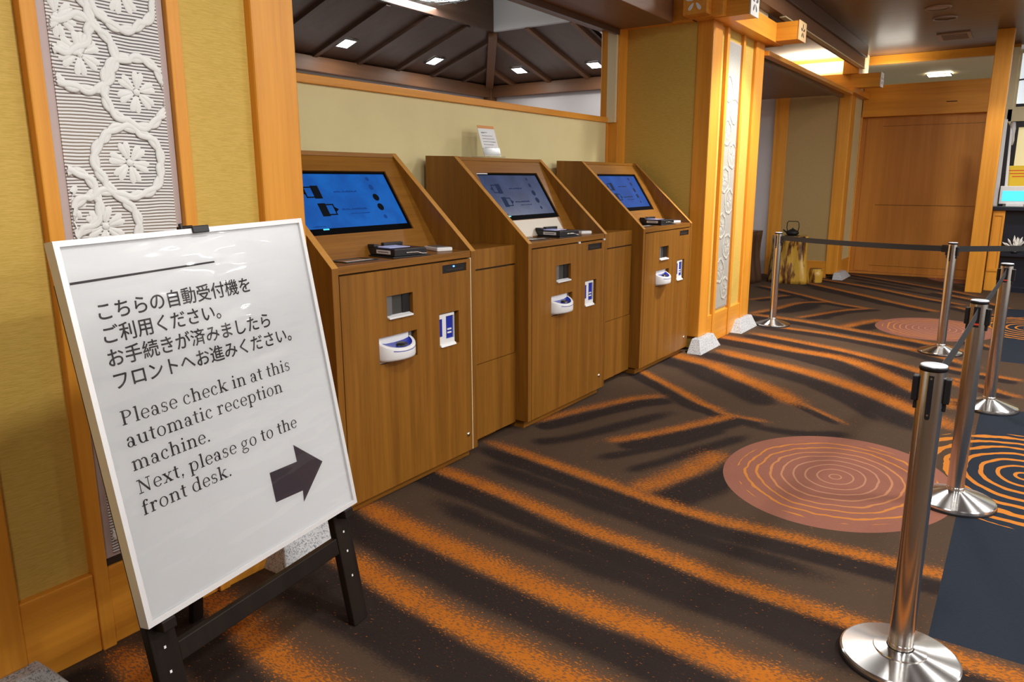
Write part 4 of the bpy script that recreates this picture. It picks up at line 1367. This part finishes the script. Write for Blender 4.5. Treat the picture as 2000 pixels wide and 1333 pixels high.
# ------------------------------------------------------------------ crowd-control stanchions
def stanchion(x, y, rz, label, head, cone=True):
    t = thing('stanchion', label, 'stanchion', (x, y, 0), rz, 'belt barrier posts')
    # base
    MB().lathe([(.1765, .0), (.1765, .010), (.172, .014)], (0, 0, 0), 64).build('rubber_ring', M['black'], t)
    bp = [(.1745, .013), (.1735, .021), (.168, .0245), (.078, .040), (.076, .044), (.040, .050)]
    if cone:
        bp = [(.1745, .013), (.1735, .021), (.168, .0245), (.042, .066), (.038, .067)]
    ct = bp[-1][1]
    bm_ = MB()
    for q in range(len(bp)-1):
        bm_.lathe(bp[q:q+2], (0, 0, 0), 96)
    bm_.build('base', M['spun'], t)
    MB().lathe([(.0365, ct-.004), (.0375, ct-.002), (.0375, ct+.016), (.0362, ct+.017)], (0, 0, 0), 48).build('collar', M['spun'], t)
    MB().lathe([(.036, .066), (.036, .955)], (0, 0, 0), 56).build('pole', M['steel'], t)
    MB().lathe([(.0362, .966), (.0355, .971), (.034, .972), (.0001, .972)], (0, 0, 0), 48).build('cap', M['capsilver'], t)
    MB().lathe([(.0362, .957), (.0378, .958), (.0382, .965), (.0376, .968), (.0355, .969)], (0, 0, 0), 48).build('cap_ring', M['black'], t)
    # four receiver slots round the head
    for k in range(4):
        a = math.pi/2*k
        c, s_ = math.cos(a), math.sin(a)
        if head[k] == 'slot':     # flat inlaid strip with two screws
            pr = [(-.007, .818), (-.004, .812), (.004, .812), (.007, .818), (.007, .945), (-.007, .945)]
            m_ = MB().prism(pr, 'y', -.0372, -.030)
            m_.v = [(p[0]*c-p[1]*s_, p[0]*s_+p[1]*c, p[2]) for p in m_.v]
            o = m_.build('receiver_strip', M['black'], t)
            sc_ = MB()
            for z in (.826, .936):
                vs_ = [(.003*math.cos(2*math.pi*i/10), -.0376, z+.003*math.sin(2*math.pi*i/10)) for i in range(10)]
                vs_ = [(p[0]*c-p[1]*s_, p[0]*s_+p[1]*c, p[2]) for p in vs_]
                sc_.add(vs_, [tuple(range(10))])
            sc_.build('screw', M['brass'], o)
        elif head[k] == 'lug':
            m_ = MB().box(-.016, -.050, .86, .016, -.034, .935).box(-.010, -.043, .835, .010, -.034, .86)
            m_.v = [(p[0]*c-p[1]*s_, p[0]*s_+p[1]*c, p[2]) for p in m_.v]
            m_.build('receiver_lug', M['black'], t, .003)
        elif head[k] == 'open':
            m_ = MB().box(-.013, -.0385, .852, .013, -.030, .944)
            m_.v = [(p[0]*c-p[1]*s_, p[0]*s_+p[1]*c, p[2]) for p in m_.v]
            o = m_.build('belt_opening', M['black'], t)
            m_ = MB().box(-.013, -.0392, .862, .013, -.0384, .870)
            m_.v = [(p[0]*c-p[1]*s_, p[0]*s_+p[1]*c, p[2]) for p in m_.v]
            m_.build('red_tab', M['red'], o)
    return t
M['capsilver'] = plain('brushed_cap', (.66, .70, .74), .4, .3)
def ang(a, b):
    return math.atan2(b[1]-a[1], b[0]-a[0])
P1, P2, P3, P4, P5 = (2.436, .176), (3.905, .135), (7.43, .505), (7.93, 2.10), (5.75, .075)
P6 = (10.4, -2.6)
S1 = stanchion(*P1, R(-90), 'nearest steel belt post at the lower right with black strip on its head', ('slot', 'lug', 'slot', 'lug'), False)
S2 = stanchion(*P2, R(-96), 'steel belt post second nearest, standing between the pink and the black floor disc', ('open', 'lug', 'slot', 'lug'))
S5 = stanchion(*P5, R(-94), 'steel belt post near the right edge standing on the navy carpet block', ('open', 'lug', 'slot', 'lug'))
S3 = stanchion(*P3, ang(P3, P4)+R(90), 'steel belt post where the long black belt ends, in front of the sliding door', ('lug', 'slot', 'lug', 'slot'))
S4 = stanchion(*P4, ang(P4, P3)+R(90), 'most distant steel belt post, beside the lit pillar and the tree trunk', ('lug', 'slot', 'slot', 'slot'))

def belt(owner, a, b, name='belt', z=.915, hgt=.048, sag=.012):
    """webbing from post a to post b, a part of the post that pays it out"""
    a, b = Vector((*a, 0)), Vector((*b, 0))
    d = (b-a).normalized()
    nrm = Vector((-d.y, d.x, 0))
    p0, p1 = a+d*.037, b-d*.037
    mb = MB()
    vs = []
    n = 16
    for i in range(n+1):
        t_ = i/n
        p = p0.lerp(p1, t_)
        zz = z-sag*4*t_*(1-t_)
        for s_, q in ((-.001, -.5), (.001, -.5), (.001, .5), (-.001, .5)):
            vs.append(p+nrm*s_+Vector((0, 0, zz+q*hgt)))
    fs = []
    for i in range(n):
        for k in range(4):
            fs.append((i*4+k, i*4+(k+1) % 4, i*4+4+(k+1) % 4, i*4+4+k))
    fs += [(3, 2, 1, 0), (n*4, n*4+1, n*4+2, n*4+3)]
    iv = (Matrix.Translation(owner.location) @ Matrix.Rotation(owner.rotation_euler.z, 4, 'Z')).inverted()
    mb.add([iv @ v for v in vs], fs)
    o = mb.build(name, M['black_matt'], owner)
    e0, e1 = p1-d*.05, p1-d*.004
    m2 = MB().bar(tuple(iv @ (e0+Vector((0, 0, z)))), tuple(iv @ (e1+Vector((0, 0, z)))), .062, .014, (0, 0, 1))
    m2.build('belt_clip', M['black'], o, .002)
    return o
belt(S4, P4, P3)
belt(S3, P3, P6)
belt(S5, P5, P2)
belt(S2, P2, P1)

# ------------------------------------------------------------------ tree trunk stools and kettle in the passage
def trunk(name, x, y, r, hgt, label, mat, seed):
    rnd = random.Random(seed)
    ph = [rnd.uniform(0, 6.28) for _ in range(6)]
    mb = MB()
    n, L = 44, 12
    vs = []
    for j in range(L+1):
        t_ = j/L
        rj = r*(1.08-.16*t_+.06*math.cos(5*t_))
        for i in range(n):
            a = 2*math.pi*i/n
            k = 1+.10*math.sin(3*a+ph[0]+t_*1.2)+.06*math.sin(5*a+ph[1]-t_*2)+.04*math.sin(9*a+ph[2]+3*t_)
            vs.append((rj*k*math.cos(a), rj*k*math.sin(a), hgt*t_))
    fs = [(j*n+i, j*n+(i+1) % n, (j+1)*n+(i+1) % n, (j+1)*n+i) for j in range(L) for i in range(n)]
    mb.add(vs, fs, True)
    o = len(mb.v)
    mb.f.append(tuple(range(L*n, L*n+n))); mb.sm.append(False)
    mb.f.append(tuple(range(n))[::-1]); mb.sm.append(False)
    ob = mb.build(name, mat)
    ob.location = (x, y, 0)
    tag(ob, label, 'tree trunk')
    return ob
trunk('tree_trunk_stand', 11.55, 2.86, .26, .69, 'thick polished golden brown tree trunk standing in the passage', M['trunk'], 4)
trunk('tree_trunk_stand', 11.2, 3.47, .25, .76, 'dark brown tree trunk behind the most distant belt post', M['darktrunk'], 9)
lg = thing('small_log', 'small sawn log lying against the right of the golden trunk', 'log', (11.72, 2.52, .0), R(20))
MB().lathe([(.0001, 0), (.085, 0), (.09, .02), (.088, .20), (.0001, .20)], (0, 0, 0), 24).build('wood', M['beam_z'], lg)
MB().lathe([(.092, .0), (.098, .1), (.092, .20), (.086, .201)], (0, 0, 0), 24).build('bark', M['trunk'], lg)
kt = thing('iron_kettle', 'black iron kettle with arched handle on the golden tree trunk', 'kettle', (11.5, 2.85, .692), R(80))
MB().lathe([(.0001, .003), (.06, .003), (.085, .02), (.092, .045), (.078, .07), (.045, .083), (.0001, .085)], (0, 0, 0), 28).build('body', M['iron'], kt)
MB().lathe([(.042, .083), (.038, .092), (.012, .097), (.016, .108), (.0001, .113)], (0, 0, 0), 20).build('lid', M['iron'], kt)
MB().tube([(-.080, 0, .065), (-.092, 0, .12), (-.088, 0, .185), (-.068, 0, .208), (.068, 0, .208), (.088, 0, .185), (.092, 0, .12), (.080, 0, .065)], .006, 8).build('handle', M['iron'], kt)
MB().tube([(.05, .055, .045), (.085, .085, .07), (.098, .097, .09)], [.016, .012, .009], 10).build('spout', M['iron'], kt)
MB().lathe([(.0001, .0), (.10, .0), (.104, .003), (.0001, .003)], (0, 0, 0), 24).build('trivet', M['iron'], kt)

# ------------------------------------------------------------------ reception at the right edge
rc = thing('reception_counter', 'reception counter with black panels and dark top at the right edge', 'counter', (12.1, .40, 0))
MB().box(.10, -2.4, 0, .70, -.14, 1.09).build('body', M['navy'], rc)
MB().box(.0, -.14, 0, .70, .0, 1.09).build('wood_end', M['hinoki_z'], rc, .004)
MB().slab_holes(-.135, -.005, .27, 1.06, [(-.115, -.025, .31, 1.02)], lambda a, c, k: (-.012 if k == 0 else 0, a, c)).build('moulding', M['hinoki_z'], rc, .003)
MB().box(-.04, -2.4, 1.09, .74, .05, 1.14).build('worktop', M['navy'], rc, .004)
MB().box(.0, -2.4, .0, .10, -.14, .06).build('kick_board', M['navy'], rc)
MB().box(.0, -2.4, .48, .10, -.14, .52).build('shelf', M['navy'], rc)
fl = thing('flower_arrangement', 'white dried flower arrangement in the black front of the counter', 'flowers', (12.14, .10, .521))
MB().lathe([(.0001, 0), (.035, 0), (.04, .03), (.03, .035)], (0, 0, 0), 16).build('bowl', M['black'], fl)
rnd = random.Random(5)
for k in range(26):
    a, tl = rnd.uniform(0, 6.28), rnd.uniform(.05, .75)
    dv = Vector((math.cos(a)*math.sin(tl)*.5, math.sin(a)*math.sin(tl)*1.6, math.cos(tl))).normalized()
    L = rnd.uniform(.10, .22)
    p = MB().tube([Vector((0, 0, .03))+dv*L*.2, Vector((0, 0, .03))+dv*L*.55, Vector((0, 0, .03))+dv*L*.8, Vector((0, 0, .03))+dv*L], [.002, .006, .014, .002], 6)
    p.build('petal', M['leaf'], fl)
tb = thing('tablet', 'white tablet with bright cyan screen on the reception counter', 'tablet', (12.3, .19, 1.14), R(-6))
MB().box(-.012, -.22, .03, .012, .17, .27).build('housing', M['white'], tb, .006)
MB().box(-.015, -.19, .07, -.0125, .14, .205).build('screen', M['cyan'], tb)
MB().box(-.05, -.12, 0, .08, .08, .03).build('foot', M['white'], tb, .004)
nc = thing('notice_card', 'yellow notice card standing behind the tablet', 'notice', (12.45, .22, 1.14), R(-6))
MB().box(0, -.26, .0, .004, .14, .54).build('card', M['yellow'], nc)
m_ = MB()
for k, z in enumerate((.47, .43, .39)):
    m_.box(-.001, -.2, z, 0, .09-.03*k, z+.012)
m_.build('print_lines', M['red'], nc)
wb = thing('display_board', 'tall white board with black edge leaning beside the free standing post', 'board', (12.35, .44, 1.14))
MB().prism([(-.07, 0), (.0, 0), (.0, 1.15), (-.06, 1.15)], 'x', 0, .03).build('panel', M['white'], wb, .004)
MB().prism([(-.13, 0), (-.07, 0), (-.06, 1.12), (-.10, 1.05)], 'x', 0, .03).build('black_edge', M['black'], wb, .003)
MB().prism([(-.17, 0), (-.13, 0), (-.10, 1.05), (-.125, 1.0)], 'x', .005, .03).build('white_edge', M['white'], wb, .003)
hs = thing('wall_handset', 'white handset on the window frame behind the reception counter', 'handset', (13.02, .33, 1.98))
MB().tube([(0, 0, 0), (-.02, -.005, .06), (-.03, -.005, .14), (-.03, -.005, .22), (0, 0, .30)], [.03, .035, .03, .035, .03], 10).build('receiver', M['white'], hs)
# wall behind the counter
struct('wall_reception', MB().box(13.28, -3.0, 0, 13.34, .36, 1.2), M['beige'])
trim(MB().box(13.05, -3.0, 2.30, 13.2, .42, 2.47), M['cream'], 'cream rail between the upper panes and the office window')
trim(MB().box(13.05, .36, 1.14, 13.2, .48, 3.3), M['cream'], 'cream upright beside the free standing post')
win = MB().slab_holes(-3.0, .36, 1.15, 2.30, [(-2.9, .26, 1.2, 2.22)], lambda a, c, k: (13.08 if k == 0 else 13.18, a, c)).build('window_1', M['black'])
win['kind'] = 'structure'; win['label'] = 'black framed office window behind the counter'; win['category'] = 'window'
MB().box(13.15, -2.9, 1.2, 13.16, .26, 2.22).build('pane', M['lit_pane'], win)
win = MB().slab_holes(-3.0, .36, 2.47, 3.25, [(-2.9, .33, 2.54, 3.22)], lambda a, c, k: (13.08 if k == 0 else 13.18, a, c)).build('window_2', M['cream'])
win['kind'] = 'structure'; win['label'] = 'pale lit upper panes above the office window'; win['category'] = 'window'
MB().box(13.15, -2.9, 2.54, 13.16, .33, 3.22).build('pane', M['lit_panel'], win)
MB().bar((13.07, .33, 2.86), (13.07, -1.5, 3.05), .02, .02).build('dark_bar', M['black'], win)
MB().box(13.075, -2.9, 2.50, 13.08, .33, 2.54).build('dark_sill', M['navy'], win)

# ------------------------------------------------------------------ fittings in the hall ceiling
def speaker(x, y, label):
    t = thing('ceiling_speaker', label, 'speaker', (x, y, CEIL), 0, 'round speakers in the hall ceiling')
    MB().lathe([(.11, -.012), (.128, -.012), (.135, -.004), (.135, 0)], (0, 0, 0), 40).build('rim', M['vent'], t)
    MB().lathe([(.0001, -.006), (.11, -.006)], (0, 0, 0), 40).build('grille', M['spk'], t)
M['spk'] = plain('brown_grille', (.42, .33, .28), .6)
M['vent'] = plain('brown_vent', (.36, .23, .15), .5)
speaker(9.95, 1.095, 'round brown ceiling speaker nearest the top edge')
t = thing('ceiling_ring', 'round dark ceiling fitting with pale rim behind the speaker', 'ceiling fitting', (10.62, 1.085, CEIL))
MB().lathe([(.115, -.004), (.118, -.014), (.128, -.014), (.132, 0)], (0, 0, 0), 40).build('rim', M['spk'], t)
MB().lathe([(.0001, -.001), (.115, -.001)], (0, 0, 0), 40).build('disc', M['dark_x'], t)
t = thing('air_vent', 'rectangular slatted air vent in the dark hall ceiling', 'vent', (11.95, 1.08, CEIL))
MB().slab_holes(-.27, .27, -.19, .19, [(-.22, .22, -.15, .15)], lambda a, c, k: (a, c, -.018 if k == 0 else 0)).build('frame', M['vent'], t, .004)
m_ = MB()
for k in range(7):
    xx = -.19+k*.063
    m_.box(xx-.012, -.15, -.014, xx+.012, .15, -.010)
m_.build('slats', M['vent'], t)
MB().box(-.22, -.15, -.002, .22, .15, -.001).build('backing', M['gap'], t)
